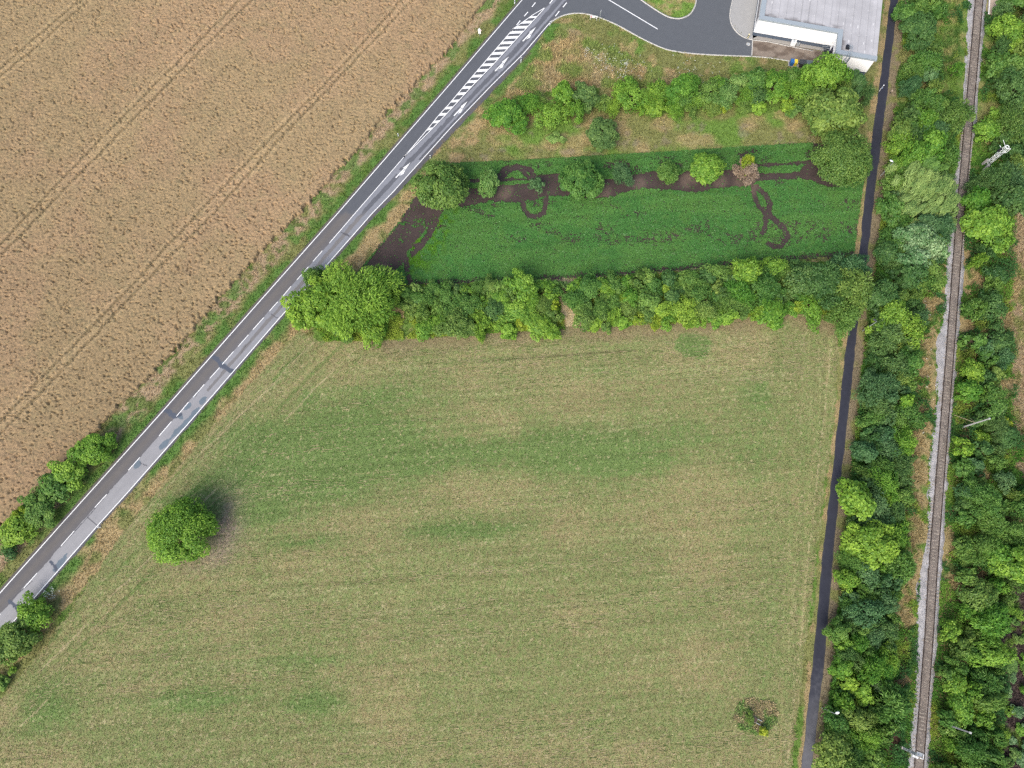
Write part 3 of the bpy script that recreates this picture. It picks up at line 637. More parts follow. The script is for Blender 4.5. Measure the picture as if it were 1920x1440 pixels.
def path_c(x, y, t):
    py = PX(x, y)[1]; n = fbm(x * 2.5, y * 2.5, 121, 3); lo_ = fbm(x * .25, y * .25, 122); k = sstep(1225, 1420, py + 70 * (n - .5) + 25 * (t - .5))
    c = mixc(np.ones(x.shape + (3,)) * np.array((.036, .039, .054)), np.array((.125, .127, .142)), k); c = mixc(c, np.array((.085, .080, .072)), sstep(.36, .5, np.abs(t - .5) + .12 * (n - .5)) * .45); return c * ((.86 + .28 * n) * (.85 + .3 * lo_))[..., None]
strip_sheet('cycle_path', PATHL, PATHR, 9, .03, path_c, M_road, wob=.35, seed=1)

# railway: ballast bed, rails, sleepers
def bal_c(x, y, t):
    n = fbm(x * 1.2, y * 1.2, 131, 3); px, py = PX(x, y); c0 = (xat(RAILL, py) + xat(RAILR, py)) / 2; d = np.abs(px - c0)
    grey = np.ones(x.shape + (3,)) * np.array((.345, .340, .345)); br_ = np.array((.200, .172, .150)); c = mixc(grey, br_, 1 - sstep(6.5, 10.5, d + 5 * (n - .5)))
    return c * (.7 + .6 * n)[..., None]
def bal_z(x, y, t): return np.minimum(.34, np.minimum(t, 1 - t) * 1.9) + .09 * (vn(x * 4.5, y * 4.5, 132) - .5) + .015
strip_sheet('ballast', BALL, BALR, 27, .3, bal_c, M_ballast, wob=.9, zf=bal_z, seed=3, step=.3)
track = empty('railway_track', GV(1747, 1000), label='single railway track with rusty rails on grey ballast between the thickets', cat='railway track')
tx, ty = track.location.x, track.location.y
def sub(P_): return np.asarray(P_) - np.array((tx, ty))
RZ = .36
for Lp in (RAILL, RAILR):
    g = sub(dense(GP(Lp), 1.0)); mb = MB(); n = len(g); T_ = np.gradient(g, axis=0); T_ /= np.linalg.norm(T_, axis=1)[:, None]; N_ = np.stack([-T_[:, 1], T_[:, 0]], 1)
    prof = [(-.075, 0), (.075, 0), (.02, .03), (.02, .11), (.042, .12), (.042, .17), (-.042, .17), (-.042, .12), (-.02, .11), (-.02, .03)]
    V = [(g[i, 0] + N_[i, 0] * a, g[i, 1] + N_[i, 1] * a, RZ + b) for i in range(n) for a, b in prof]; k = len(prof)
    F_ = [[i * k + j, i * k + (j + 1) % k, (i + 1) * k + (j + 1) % k, (i + 1) * k + j] for i in range(n - 1) for j in range(k)]
    mi = [1 if j == 5 else 0 for i in range(n - 1) for j in range(k)]
    link('rail', np_mesh('rail', V, F_, mats=[M_rail, M_railtop], midx=mi), track)
gl_, gr_ = dense(GP(RAILL), .02), dense(GP(RAILR), .02)
q = np.linspace(0, 1, 4000); mid = np.stack([np.interp(q, np.linspace(0, 1, len(gl_)), gl_[:, k]) for k in (0, 1)], 1) * .5 + np.stack([np.interp(q, np.linspace(0, 1, len(gr_)), gr_[:, k]) for k in (0, 1)], 1) * .5
mid = dense(mid, .62); rnd = random.Random(4)
sl = MB(); sl.box((0, 0, 0), (2.4, .25, .16)); sl.box((0, 0, .088), (.6, .16, .02)); sleeper_me = sl.mesh('sleeper', M_sleeper, bevel=.02)
rest = MB(); cnt = 0
order = sorted(range(1, len(mid) - 1), key=lambda i: abs(PX(*mid[i])[1] - 1000)); near = set(order[:100])
for i in range(1, len(mid) - 1):
    d = mid[i + 1] - mid[i - 1]; rz = math.atan2(d[1], d[0]) - math.pi / 2 + rnd.uniform(-.02, .02); p = mid[i] - np.array((tx, ty)); zz = RZ - .098 + rnd.uniform(-.012, .004)
    if i in near:
        o = bpy.data.objects.new('sleeper', sleeper_me); COL.objects.link(o); o.parent = track; o.location = (p[0], p[1], zz); o.rotation_euler = (0, 0, rz)
    else: rest.box((p[0], p[1], zz), (2.4, .25, .16), rz); rest.box((p[0], p[1], zz + .085), (.5, .2, .02), rz)
rest.build('sleeper_row', M_sleeper, track, kind='stuff')
plat = [tuple(p) for p in GP([(1850, 30), (1852, 0), (1858, -200), (1884, -200), (1869, 0), (1862, 31)])]
pf = empty('station_platform', GV(1858, 10), label='end of a low paved station platform beside the railway track', cat='platform')
rel_ = lambda pl: [(x - pf.location.x, y - pf.location.y) for x, y in pl]
MB().prism(rel_(plat), 0, .55).build('platform_slab', M_orange, pf)
ribbon([(x - pf.location.x, y - pf.location.y) for x, y in GP([(1850.8, 30), (1852.8, 0), (1858.8, -200)])], .25, .556, M_paint, 'edge_line', pf)


# ---------------------------------------------------------------- white building
HB = 4.9
Ap = np.array(G(1424, 35, HB)); Bp = np.array(G(1572, 61, HB)); e1 = (Bp - Ap) / np.linalg.norm(Bp - Ap); e2 = np.array((-e1[1], e1[0]))
bang = math.atan2(e1[1], e1[0])
def loc2(p, h): d = np.array(G(*p, h)) - Ap; return d @ e1, d @ e2
Bx = loc2((1572, 61), HB)[0]; Cy = loc2((1567, 99), HB)[1]; Dx = loc2((1641, 112), HB)[0]; NY = 32.0
whs = empty('warehouse', (Ap[0], Ap[1], 0), bang, label='white flat roofed warehouse with pale blue parapet and lower wing by the cycle path', cat='building')
FP = [(0, 0), (Bx, 0), (Bx, Cy), (Dx, Cy), (Dx, NY), (0, NY)]
MB().prism(FP, 1.05, HB - .45).build('wall', M_white, whs)
def inset(poly, d):
    n = len(poly); out = []
    for i in range(n):
        p0, p1, p2 = Vector(poly[i - 1]), Vector(poly[i]), Vector(poly[(i + 1) % n]); u = (p1 - p0).normalized(); v = (p2 - p1).normalized()
        n1 = Vector((-u.y, u.x)); n2 = Vector((-v.y, v.x)); k = (n1 + n2); k = k / max(1e-6, k.dot(n1)); out.append(tuple(p1 + k * d))
    return out
MB().prism(inset(FP, .05), 0, 1.05).build('plinth', M_plinth, whs)
# roof sheet: long panels with seams, weathered
rx, ry, rf, _, _ = grid(.9, Dx + .35, Cy + 1.0, NY, .12)
rc_x, rc_y = rx[rf].mean(1), ry[rf].mean(1); rf = rf[~((rc_x < Bx + .9) & (rc_y < .9))]
wx_, wy_ = Ap[0] + rx * e1[0] + ry * e2[0], Ap[1] + rx * e1[1] + ry * e2[1]
rt = np.ones((len(rx), 3)) * np.array((.400, .398, .408)); rn = fbm(rx * .25, ry * .5, 141); rt = rt * (.86 + .28 * rn)[:, None]
pn = _h(np.floor(rx / 1.55), rx * 0, 142); rt *= (.95 + .10 * pn)[:, None]
seam = np.abs((rx / 1.55) % 1 - .5) < .045; rt[seam] *= .80
cell = _h(np.floor(rx / 1.55), np.floor(ry / 2.1), 143); lap = (np.abs((ry / 2.1) % 1 - .2 - .6 * pn) < .03 + .13 * (cell > .86)) & (cell > .58) & (np.abs((rx / 1.55) % 1 - .2 - .5 * _h(np.floor(ry / 2.1), rx * 0, 145)) < .06)
rt = np.where(lap[:, None], .56, rt)
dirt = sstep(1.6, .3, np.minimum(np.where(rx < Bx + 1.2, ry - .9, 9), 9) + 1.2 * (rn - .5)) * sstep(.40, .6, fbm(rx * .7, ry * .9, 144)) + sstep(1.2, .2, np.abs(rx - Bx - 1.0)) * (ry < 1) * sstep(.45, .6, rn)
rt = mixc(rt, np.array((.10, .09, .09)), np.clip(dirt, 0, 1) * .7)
roof = link('roof', np_mesh('roof', np.stack([rx, ry, np.full(len(rx), HB - .22) + np.where(seam, .03, 0)], 1), rf, M_road, rt), whs)
ie = inset(FP, .95)
def cope(pts_o, pts_i, z0, z1):
    mb = MB()
    for i in range(len(pts_o) - 1):
        a, b, c, d = pts_o[i], pts_o[i + 1], pts_i[i + 1], pts_i[i]; mb.prism([a, b, c, d], z0, z1)
    return mb
outer = [(0, NY), (0, 0), (Bx, 0), (Bx, Cy), (Dx + .4, Cy)]; outer = [(x - (.06 if i < 2 else 0) - (.06 if i in (2, 3) else 0), y - (.06 if i in (1, 2, 3, 4) else 0)) for i, (x, y) in enumerate(outer)]
inner = [(.95, NY), (.95, .95), (Bx + .95, .95), (Bx + .95, Cy + .95), (Dx + .4, Cy + .95)]
cope(outer, inner, HB - .43, HB).build('coping', M_coping, whs)
MB().prism([(Dx - .02, Cy + 1.0), (Dx + .42, Cy + 1.0), (Dx + .42, NY), (Dx - .02, NY)], HB - .43, HB - .25).build('eaves', M_pale, whs)
MB().box((-.03, 6.0, 2.9), (.06, 9.0, 1.6)).build('window_band', M_glass, whs)
MB().box((-.03, 16.5, 2.9), (.06, 9.0, 1.6)).build('window_band', M_glass, whs)
dpx = loc2((1583.5, 125), 2.0)[0]
MB().box((dpx, Cy - .06, 2.3), (.22, .12, 4.5)).build('downpipe', M_plinth, whs)
lad = MB(); lx = loc2((1592, 96), HB)[0]
for sx in (-.28, .28):
    lad.bar((lx + sx, Cy - .35, .6), (lx + sx, Cy - .35, HB + 1.1), .055); lad.bar((lx + sx, Cy - .35, HB + 1.1), (lx + sx, Cy + 1.7, HB + 1.0), .055); lad.bar((lx + sx, Cy + 1.7, HB + 1.0), (lx + sx, Cy + 1.7, HB - .2), .035)
for k in range(15): lad.bar((lx - .28, Cy - .35, .8 + k * .33), (lx + .28, Cy - .35, .8 + k * .33), .022)
for k in range(3): lad.bar((lx - .28, Cy - .2 + k * .8, HB + 1.05), (lx + .28, Cy - .2 + k * .8, HB + 1.05), .025)
lad.build('roof_ladder', M_coping, whs)
rbx, rby = loc2((1589.5, 89), HB)
MB().box((rbx, rby, HB + .1), (.8, .75, .6)).build('roof_vent', M_black, whs, bevel=.04)
v = MB()
for k, (bx_, by_) in enumerate([(x_, y_) for x_ in (6.5, 10.2, 17.0) for y_ in (3.0, 6.5, 10.5)]): pass
corner_shade = MB().box((Bx - .03, (Cy) * .5 - .3, 1.7), (.06, 2.6, 2.5)).build('shade_panel', M_glass, whs)  # dark wall panel added for the deep shade of the inner corner
# things standing in the yard
def at(px, py, z=0.0): x, y = G(px, py); return (float(x), float(y), z)
ac = empty('cooling_unit', at(1484.5, 87.5, .1), bang, 'large white cooling unit standing against the warehouse wall', 'cooling unit', 'cooling units by the warehouse wall')
MB().box((0, .25, .75), (1.0, .7, 1.1)).build('housing', M_whitem, ac, bevel=.04); MB().bar((0, .25, 1.3), (0, .25, 1.36), .3, .28, 16).build('fan_grille', M_steel, ac); MB().box((0, .25, .1), (1.1, .8, .2)).build('base', M_conc, ac)
ac2 = empty('cooling_unit', at(1494.5, 87.5, .1), bang, 'small grey cooling unit next to the larger white one', 'cooling unit', 'cooling units by the warehouse wall')
MB().box((0, .2, .45), (.55, .45, .7)).build('housing', M_steel, ac2, bevel=.03); MB().bar((0, .2, .8), (0, .2, .84), .17, .16, 14).build('fan_grille', M_dgrey, ac2); MB().box((0, .2, .05), (.6, .5, .1)).build('base', M_conc, ac2)
rl = empty('stair_railing', at(1549, 103), bang, 'grey metal railing around shaded stairs in the yard corner of the warehouse', 'railing')
for k in range(4):
    yy = .2 + k * .42; m = MB(); m.bar((-1.2, yy, 1.05 + .02 * k), (1.7, yy + .35, 1.05 + .02 * k), .035); m.bar((-1.2, yy, 0), (-1.2, yy, 1.06), .03); m.bar((1.7, yy + .35, 0), (1.7, yy + .35, 1.06), .03); m.build('handrail', M_steel, rl)
MB().box((.9, .3, .06), (3.0, 2.9, .1), .12).build('stairwell_shade', M_black, rl)  # flat black slab stands in for the deep shade over the stairs
gp = empty('gate_post', at(1560.5, 96), bang, 'short white post at the inner wall corner beside the stair railing', 'post')
MB().box((0, 0, .9), (.28, .28, 1.8)).build('post', M_whitem, gp, bevel=.02); MB().box((0, 0, 1.83), (.34, .34, .06)).build('cap', M_steel, gp)
bp = flat_poly('bin_pad', [tuple(p) for p in GP([(1477, 124), (1478, 114.5), (1524, 120), (1524, 130)])], .05, M_road, (.33, .31, .29))
def wheelie(px, py, mat, label, w=.6, d=.75, h=1.1):
    o = empty('waste_bin', at(px, py, .05), bang + .1, label, 'waste bin', 'waste bins by the yard')
    b = MB(); a = [(-w * .42, -d * .40), (w * .42, -d * .40), (w * .42, d * .40), (-w * .42, d * .40)]; t_ = [(-w / 2, -d / 2), (w / 2, -d / 2), (w / 2, d / 2), (-w / 2, d / 2)]
    b.add([(x, y, .08) for x, y in a] + [(x, y, h * .92) for x, y in t_], [[3, 2, 1, 0], [4, 5, 6, 7], [0, 1, 5, 4], [1, 2, 6, 5], [2, 3, 7, 6], [3, 0, 4, 7]]); b.build('body', mat, o)
    MB().box((0, .02, h * .95), (w * 1.06, d * 1.06, .07)).build('lid', mat, o, bevel=.02)
    for s in (-1, 1): MB().bar((s * w * .35, d * .4, .1), (s * w * .45, d * .4, .1), .1, n=12).build('wheel', M_black, o)
wheelie(1482.5, 121.5, M_blue, 'blue waste bin at the end of the bin row beside the yard', .75, .95, 1.25)
wheelie(1488.8, 122, M_yel, 'yellow waste bin between the blue bin and the dark containers', .7, .9, 1.2)
wheelie(1502, 124, M_dgrey, 'wide dark grey waste container beside the yellow bin', 1.35, 1.1, 1.3)
wheelie(1514.5, 125.5, M_dgreen, 'grey green waste container half under the tree at the yard', 1.35, 1.1, 1.3)
hb = empty('hazard_bollard', at(1401.5, 72.3, .1), 0, 'yellow and black striped bollard on the kerb by the building corner', 'bollard')
for k in range(6): MB().bar((0, 0, k * .2), (0, 0, k * .2 + .2), .15, n=14).build('stripe', (M_black, M_bollY)[k % 2], hb)
mh = MB().bar((0, 0, 0), (0, 0, .02), .42, n=24).build('manhole_cover', M_kerb, None, label='round pale manhole cover in the asphalt near the yard kerb', cat='manhole cover'); mh.location = at(1403, 83, .026)
link('cover_plate', MB().bar((0, 0, .02), (0, 0, .03), .25, n=20).mesh('cover_plate', M_steel), mh)

# ---------------------------------------------------------------- roadside furniture
def post(px, py, h, label, mats=(M_whitem, M_black), w=.12):
    o = empty('delineator_post', at(px, py), .7, label, 'delineator', 'white delineator posts along the road')
    MB().prism([(-w, -.05), (w, -.05), (w * .7, .07), (-w * .7, .07)], 0, h * .72).build('shaft', mats[0], o)
    MB().prism([(-w * 1.03, -.052), (w * 1.03, -.052), (w * .72, .073), (-w * .72, .073)], h * .72, h * .86).build('band', mats[1], o)
    MB().prism([(-w, -.05), (w, -.05), (w * .7, .07), (-w * .7, .07)], h * .86, h).build('tip', mats[0], o)
post(965, 8, 1.2, 'white delineator post in the grass at the far top of the road')
post(747, 256, 1.0, 'white delineator post between wheat verge and road, level with the arrows')
post(807.5, 297, 1.1, 'white delineator post on the meadow side above the round roadside tree')
post(977, 117, 1.5, 'white delineator post beside the road at the foot of the dry bank')
post(1031, 48, 1.2, 'white delineator post where the side road kerb begins')
post(189, 989, .9, 'low white delineator post beside the road near the lone field bush')
post(617, 506, 1.5, 'red and white delineator post by the road above the big hedge tree', (M_pink, M_whitem))
sg = empty('direction_sign', at(899.5, 68), -.1, 'white arrow shaped sign on a thin post between wheat and road', 'road sign')
MB().bar((0, 0, 0), (0, 0, 1.0), .04).build('post', M_steel, sg)
m = MB(); m.add([(x, y, z) for y in (-.03, .03) for x, z in ((-.28, .75), (.28, .75), (.30, 1.75), (.48, 1.75), (0, 2.45), (-.42, 1.75), (-.28, 1.75))], [[6, 5, 4, 3, 2, 1, 0], list(range(7, 14))] + [[i, (i + 1) % 7, 7 + (i + 1) % 7, 7 + i] for i in range(7)]); m.build('panel', M_whitem, sg)
MB().box((.33, -.045, 1.78), (.18, .03, .25)).build('reflector', M_pink, sg)
bd = empty('information_board', at(1112.5, 38), -.12, 'low white board with a red end on two legs at the side road kerb', 'sign board')
for s in (-.72, .72): MB().bar((s, 0, 0), (s, 0, .75), .04).build('leg', M_whitem, bd)
MB().box((0, 0, 1.0), (1.62, .06, .62)).build('panel', M_whitem, bd, bevel=.01)
MB().box((-.55, -.036, 1.0), (.28, .015, .5)).build('red_mark', M_pink, bd); MB().box((.45, -.036, .95), (.34, .015, .2)).build('dark_mark', M_black, bd)
sp = empty('road_sign', at(1123.5, 39.5), 1.4, 'tall grey road sign seen edge on beside the low white board', 'road sign')
MB().bar((0, 0, 0), (0, 0, 2.9), .045).build('post', M_steel, sp); MB().box((0, -.05, 2.1), (.55, .04, 1.1)).build('panel', M_steel, sp, bevel=.01); MB().box((0, -.05, 2.85), (.4, .05, .4)).build('top_panel', M_whitem, sp)
ps = empty('path_sign', at(1648.5, 171), 1.2, 'blue round path sign on a white post at the edge of the cycle path', 'sign')
MB().bar((0, 0, 0), (0, 0, 1.9), .05).build('post', M_whitem, ps); MB().bar((0, -.05, 1.1), (0, -.09, 1.1), .32, n=20).build('disc', M_blue, ps); MB().bar((0, 0, 1.9), (0, 0, 2.0), .14, .10, 12).build('cap', M_whitem, ps)
pb = empty('marker_post', at(1668, 176), 0, 'short dark post with a pale cap beside the cycle path opposite the blue sign', 'post')
MB().bar((0, 0, 0), (0, 0, .95), .08).build('shaft', M_black, pb); MB().bar((0, 0, .95), (0, 0, 1.15), .19, .15, 14).build('cap', M_orange, pb)
wc = empty('well_cover', at(1414, 1349), -.45, 'brown well cover with two pale blue rails in rough grass near the path', 'well cover')
MB().bar((0, 0, 0), (0, 0, .35), .5, .46, 20).build('ring', M_conc, wc); MB().bar((0, 0, .35), (0, 0, .42), .42, n=20).build('lid', M_rail, wc)
for s in (-.33, .33): MB().bar((.4, s, .3), (1.15, s, .34), .06).build('rail', M_coping, wc)
# path lamps
def lamp(px, py, h, head, label, az=2.6, first=[]):
    o = empty('street_lamp', at(px, py), az, label, 'street lamp', 'lamps along the cycle path')
    MB().bar((0, 0, 0), (0, 0, 1.3), .085, .08, 10).build('base_sleeve', M_steel, o); MB().bar((0, 0, 1.3), (0, 0, h), .075, .055, 10).build('pole', M_steel, o)
    MB().bar((0, 0, h - .02), (.38, 0, h + .06), .035).build('arm', M_dgrey, o)
    bm = bmesh.new(); bmesh.ops.create_uvsphere(bm, u_segments=18, v_segments=10, radius=1); 
    for v_ in bm.verts: v_.co = Vector((v_.co.x * .36 + .48, v_.co.y * .20, v_.co.z * .09 + h + .10))
    me = bpy.data.meshes.new('lamp_head'); bm.to_mesh(me); bm.free(); me.materials.append(M_whitem if head else M_dgrey)
    for p in me.polygons: p.use_smooth = True
    link('lamp_head', me, o)
lamp(1651, 330, 5.1, True, 'street lamp with a white oval head beside the path by the crop field')
lamp(1579, 950, 4.9, True, 'street lamp with white head by the path below the middle of the meadow', 0.2)
lamp(1617, 621, 5.6, False, 'dark street lamp leaning into foliage just below the hedge end')
lamp(1540.5, 1327, 4.9, True, 'slim street lamp by the grey end of the cycle path', 0.2)
# poles, mast and signal along the railway
def pole(px, py, h, az, label, stays=False):
    o = empty('concrete_pole', at(px, py), az, label, 'pole', 'concrete poles beside the railway'); m = MB()
    for s in (-1, 1): m.add([(s * a, b, z) for z, w in ((0, 1), (h, .62)) for a, b in ((.07 * w, -.14 * w), (.17 * w, -.14 * w), (.17 * w, .14 * w), (.07 * w, .14 * w))], [[3, 2, 1, 0], [4, 5, 6, 7], [0, 1, 5, 4], [1, 2, 6, 5], [2, 3, 7, 6], [3, 0, 4, 7]])
    for k in range(9): m.box((0, 0, .3 + k * h / 8.6), (.2, .2, .35))
    m.build('shaft', M_pale, o); MB().box((0, 0, h + .05), (.36, .3, .1)).build('cap', M_pale, o)
    if stays:
        for q_ in ((1787, 778), (1812, 780)):
            gx, gy = G(*q_); p = o.location; c, s = math.cos(-az), math.sin(-az); dx, dy = gx - p.x, gy - p.y
            MB().bar((0, 0, 4.4), (dx * c - dy * s, dx * s + dy * c, .2), .055).build('stay', M_wood, o)
pole(1802, 802, 8.1, .3, 'pale concrete pole with two thin stays right of the track', True)
pole(1760, 1353, 8.5, -.4, 'pale concrete pole without stays near the track signal')
def lattice(mb, x0, y0, w, z0, z1, n, r=.035):
    c = [(x0 - w, y0 - w), (x0 + w, y0 - w), (x0 + w, y0 + w), (x0 - w, y0 + w)]
    for x, y in c: mb.bar((x, y, z0), (x, y, z1), r * 1.2, n=6)
    for k in range(n):
        za, zb = z0 + (z1 - z0) * k / n, z0 + (z1 - z0) * (k + 1) / n
        for i in range(4):
            p, q_ = c[i], c[(i + 1) % 4]
            if k % 2: p, q_ = q_, p
            mb.bar((*p, za), (*q_, zb), r * .8, n=5); mb.bar((*c[i], zb), (*c[(i + 1) % 4], zb), r * .7, n=5)
    return mb
ms = empty('signal_mast', at(1843.5, 314), .25, 'white lattice signal mast on two grey footings amid dark trees', 'signal mast')
lattice(MB(), 0, 0, .32, 1.0, 7.3, 8, .026).build('lattice', M_whitem, ms)
for q_ in ((1840.5, 309.5), (1842, 320.5)):
    gx, gy = G(*q_); p = ms.location; c, s = math.cos(-.25), math.sin(-.25); dx, dy = gx - p.x, gy - p.y
    MB().box((dx * c - dy * s, dx * s + dy * c, 1.05), (.42, .42, 2.1)).build('footing', M_conc, ms, bevel=.03)
m = MB()
for k in range(20): m.bar((.33 * math.cos(k * .314), .33 * math.sin(k * .314), 7.35), (.33 * math.cos(k * .314 + .314), .33 * math.sin(k * .314 + .314), 7.35), .07, n=6)
m.build('top_ring', M_whitem, ms)
m = MB(); 
for a, b in (((.35, -.3, 6.9), (.35, -.3, 5.6)), ((.9, -.35, 6.9), (.9, -.35, 5.6)), ((.35, -.3, 6.9), (.9, -.35, 6.9)), ((.35, -.3, 5.6), (.9, -.35, 5.6))): m.bar(a, b, .06)
m.build('safety_hoop', M_whitem, ms)
MB().box((-.55, .3, 6.1), (.4, .35, .9)).build('signal_head', M_black, ms, bevel=.03); MB().bar((0, .3, 7.0), (.15, 1.75, 7.05), .04).build('arm', M_whitem, ms); MB().bar((-.4, .6, 6.4), (-.4, 1.1, 6.4), .05).build('lamp_hood', M_whitem, ms)
sg2 = empty('track_signal', at(1683, 1398), -.32, 'grey signal post with ladder and black back board leaning over the track', 'signal')
MB().box((0, 0, .9), (.5, .42, 1.8)).build('footing', M_conc, sg2, bevel=.03); lattice(MB(), .1, 0, .17, 1.8, 6.1, 11, .028).build('ladder', M_steel, sg2)
MB().bar((.1, 0, 1.8), (.1, 0, 6.2), .09).build('post', M_coping, sg2)
MB().box((.32, .55, 6.0), (.95, .08, .95)).build('back_board', M_black, sg2, bevel=.03); MB().box((.30, .15, 6.0), (.9, .55, .12)).build('service_platform', M_steel, sg2)
for x, y in ((-.25, -.42), (.25, -.45)): MB().box((x, y, 5.4), (.42, .3, .42)).build('lamp_box', M_whitem, sg2, bevel=.03)
m = MB()
for a, b in (((.75, .35), (.75, -.35)), ((.75, -.35), (.2, -.35))): m.bar((*a, 6.35), (*b, 6.35), .05); m.bar((*a, 5.95), (*a, 6.35), .04)
m.build('guard_rail', M_whitem, sg2)

# ---------------------------------------------------------------- foliage
def leaf_quads(c, n, L, W, rs, axis=None):
    N = len(c); n = n / np.linalg.norm(n, axis=1)[:, None]
    a = rs.normal(size=(N, 3)) if axis is None else axis + rs.normal(size=(N, 3)) * .35
    a = a - n * (a * n).sum(1)[:, None]; a /= np.linalg.norm(a, axis=1)[:, None] + 1e-9; b = np.cross(n, a)
    L = L[:, None]; W = W[:, None]
    V = np.stack([c - a * L, c + b * W + a * L * .1, c + a * L, c - b * W + a * L * .1], 1).reshape(-1, 3)
    return V, np.arange(4 * N).reshape(N, 4)
def crown(name, R, H, ncl, nleaf, L, style, seed):
    """R radius, H height of the whole plant; clumps of leaves over the outside of an uneven crown"""
    rs = np.random.RandomState(seed)
    zc = H * .56; rz = H * .46
    u = rs.rand(ncl) * 1.75 - .75; u[:ncl // 7] = .70 + .3 * rs.rand(ncl // 7); th = rs.rand(ncl) * 2 * np.pi; k = np.sqrt(np.clip(1 - u * u, 0, 1))
    lump = 1 + .26 * np.sin(th * 2 + seed) + .18 * np.sin(th * 3 + 2.1 * seed) + .10 * np.sin(5 * th + seed * .7)
    if style == 'round': lump = 1 + (lump - 1) * .28
    rad = (.70 + .28 * rs.rand(ncl) ** .7) if style == 'round' else .50 + .50 * rs.rand(ncl) ** .7; L = L * (.8 + .55 * rs.rand())
    cc = np.stack([R * rad * k * np.cos(th) * lump, R * rad * k * np.sin(th) * lump, zc + rz * rad * u], 1)
    cr = R * (.20 + .16 * rs.rand(ncl)) * (1.0 if R > 3 else 1.2); ct = np.clip(rs.normal(.42, .25, ncl), 0, 1)
    ci = rs.randint(0, ncl, nleaf)
    d = rs.normal(size=(nleaf, 3)); d[:, 2] = np.abs(d[:, 2]) * .9 - .25; d /= np.linalg.norm(d, axis=1)[:, None]
    out = cc / np.array([R, R, rz]) - np.array([0, 0, zc / rz]); out /= np.linalg.norm(out, axis=1)[:, None] + 1e-9
    rr = (.45 + .55 * rs.rand(nleaf) ** .5)[:, None]
    if style == 'willow':
        fl = np.stack([np.full(nleaf, .75), np.full(nleaf, .65), np.full(nleaf, 0)], 1)          # blown and drooping strands
        t = rs.rand(nleaf)[:, None] * 2 - .6
        c = cc[ci] + d * cr[ci][:, None] * rr * .55 + fl * t * cr[ci][:, None] * 1.1 - np.array([0, 0, 1]) * (t ** 2) * cr[ci][:, None] * .5
        n = d * .5 + np.array([-.3, -.3, .8]) + rs.normal(size=(nleaf, 3)) * .25
        V, Fc = leaf_quads(c, n, L * 1.7 * (.7 + .6 * rs.rand(nleaf)), L * .30 * np.ones(nleaf), rs, axis=fl)
    elif style == 'spiky':
        c = cc[ci] + d * cr[ci][:, None] * rr * 1.1; n = d * .4 + np.array([0, 0, .8]) + rs.normal(size=(nleaf, 3)) * .55
        V, Fc = leaf_quads(c, n, L * 1.25 * (.7 + .6 * rs.rand(nleaf)), L * .36 * np.ones(nleaf), rs, axis=d + out[ci] * .6)
    else:
        c = cc[ci] + d * cr[ci][:, None] * rr; n = d * .55 + out[ci] * .35 + np.array([0, 0, .75]) + rs.normal(size=(nleaf, 3)) * .46
        V, Fc = leaf_quads(c, n, L * (.65 + .7 * rs.rand(nleaf)), L * .62 * (.7 + .6 * rs.rand(nleaf)), rs)
    tint = np.clip(ct[ci] + rs.normal(0, .25, nleaf), 0, 1)
    V[:, 2] = np.maximum(V[:, 2], .08)
    return np_mesh(name, V, Fc, None, np.repeat(tint, 4))
def trunk_mesh(R, H, seed):
    rd = random.Random(seed); mb = MB(); r0 = .045 * R + .03
    mb.bar((0, 0, -.1), (0, 0, H * .35), r0 * 1.25, r0 * .8, 8)
    for k in range(6):
        t = k * 1.05 + rd.random() * .5; e = R * (.35 + .3 * rd.random()); z = H * (.55 + .28 * rd.random())
        p = Vector((0, 0, H * (.28 + .07 * rd.random()))); mid_ = Vector((math.cos(t) * e * .45, math.sin(t) * e * .45, H * .48)); q_ = Vector((math.cos(t) * e, math.sin(t) * e, z))
        mb.bar(p, mid_, r0 * .6, r0 * .4, 6); mb.bar(mid_, q_, r0 * .4, r0 * .12, 6)
    return mb.mesh('trunk', M_bark)
CL = {'S': (1.4, 2.0, 26, 1500, .15, 6), 'M': (2.4, 3.6, 42, 3400, .185, 6), 'L': (4.2, 6.0, 64, 7800, .22, 4), 'X': (6.6, 8.0, 95, 15000, .25, 2)}
LIB = {}
def lib(cls, style, var):
    key = (cls, style, var)
    if key not in LIB:
        R, H, ncl, nl_, L, nv_ = CL[cls]; sd_ = 1000 * 'SMLX'.index(cls) + 100 * len(style) + var * 7 + 3
        LIB[key] = (crown('crown', R, H, ncl, int(nl_ * (1.25 if style != 'broad' else 1)), L, style, sd_), trunk_mesh(R, H, sd_))
    return LIB[key]
SPARSE = {}
PLANTS = []
rng = random.Random(12)
CW = {'lime': 'yellow-green', 'bright': 'bright green', 'mid': 'mid green', 'dark': 'dark green', 'blue': 'bluish green', 'olive': 'olive green', 'willow': 'feathery pale', 'silver': 'silvery leaved', 'yellow': 'yellow leaved', 'pale': 'pale green', 'brown': 'half bare brown'}
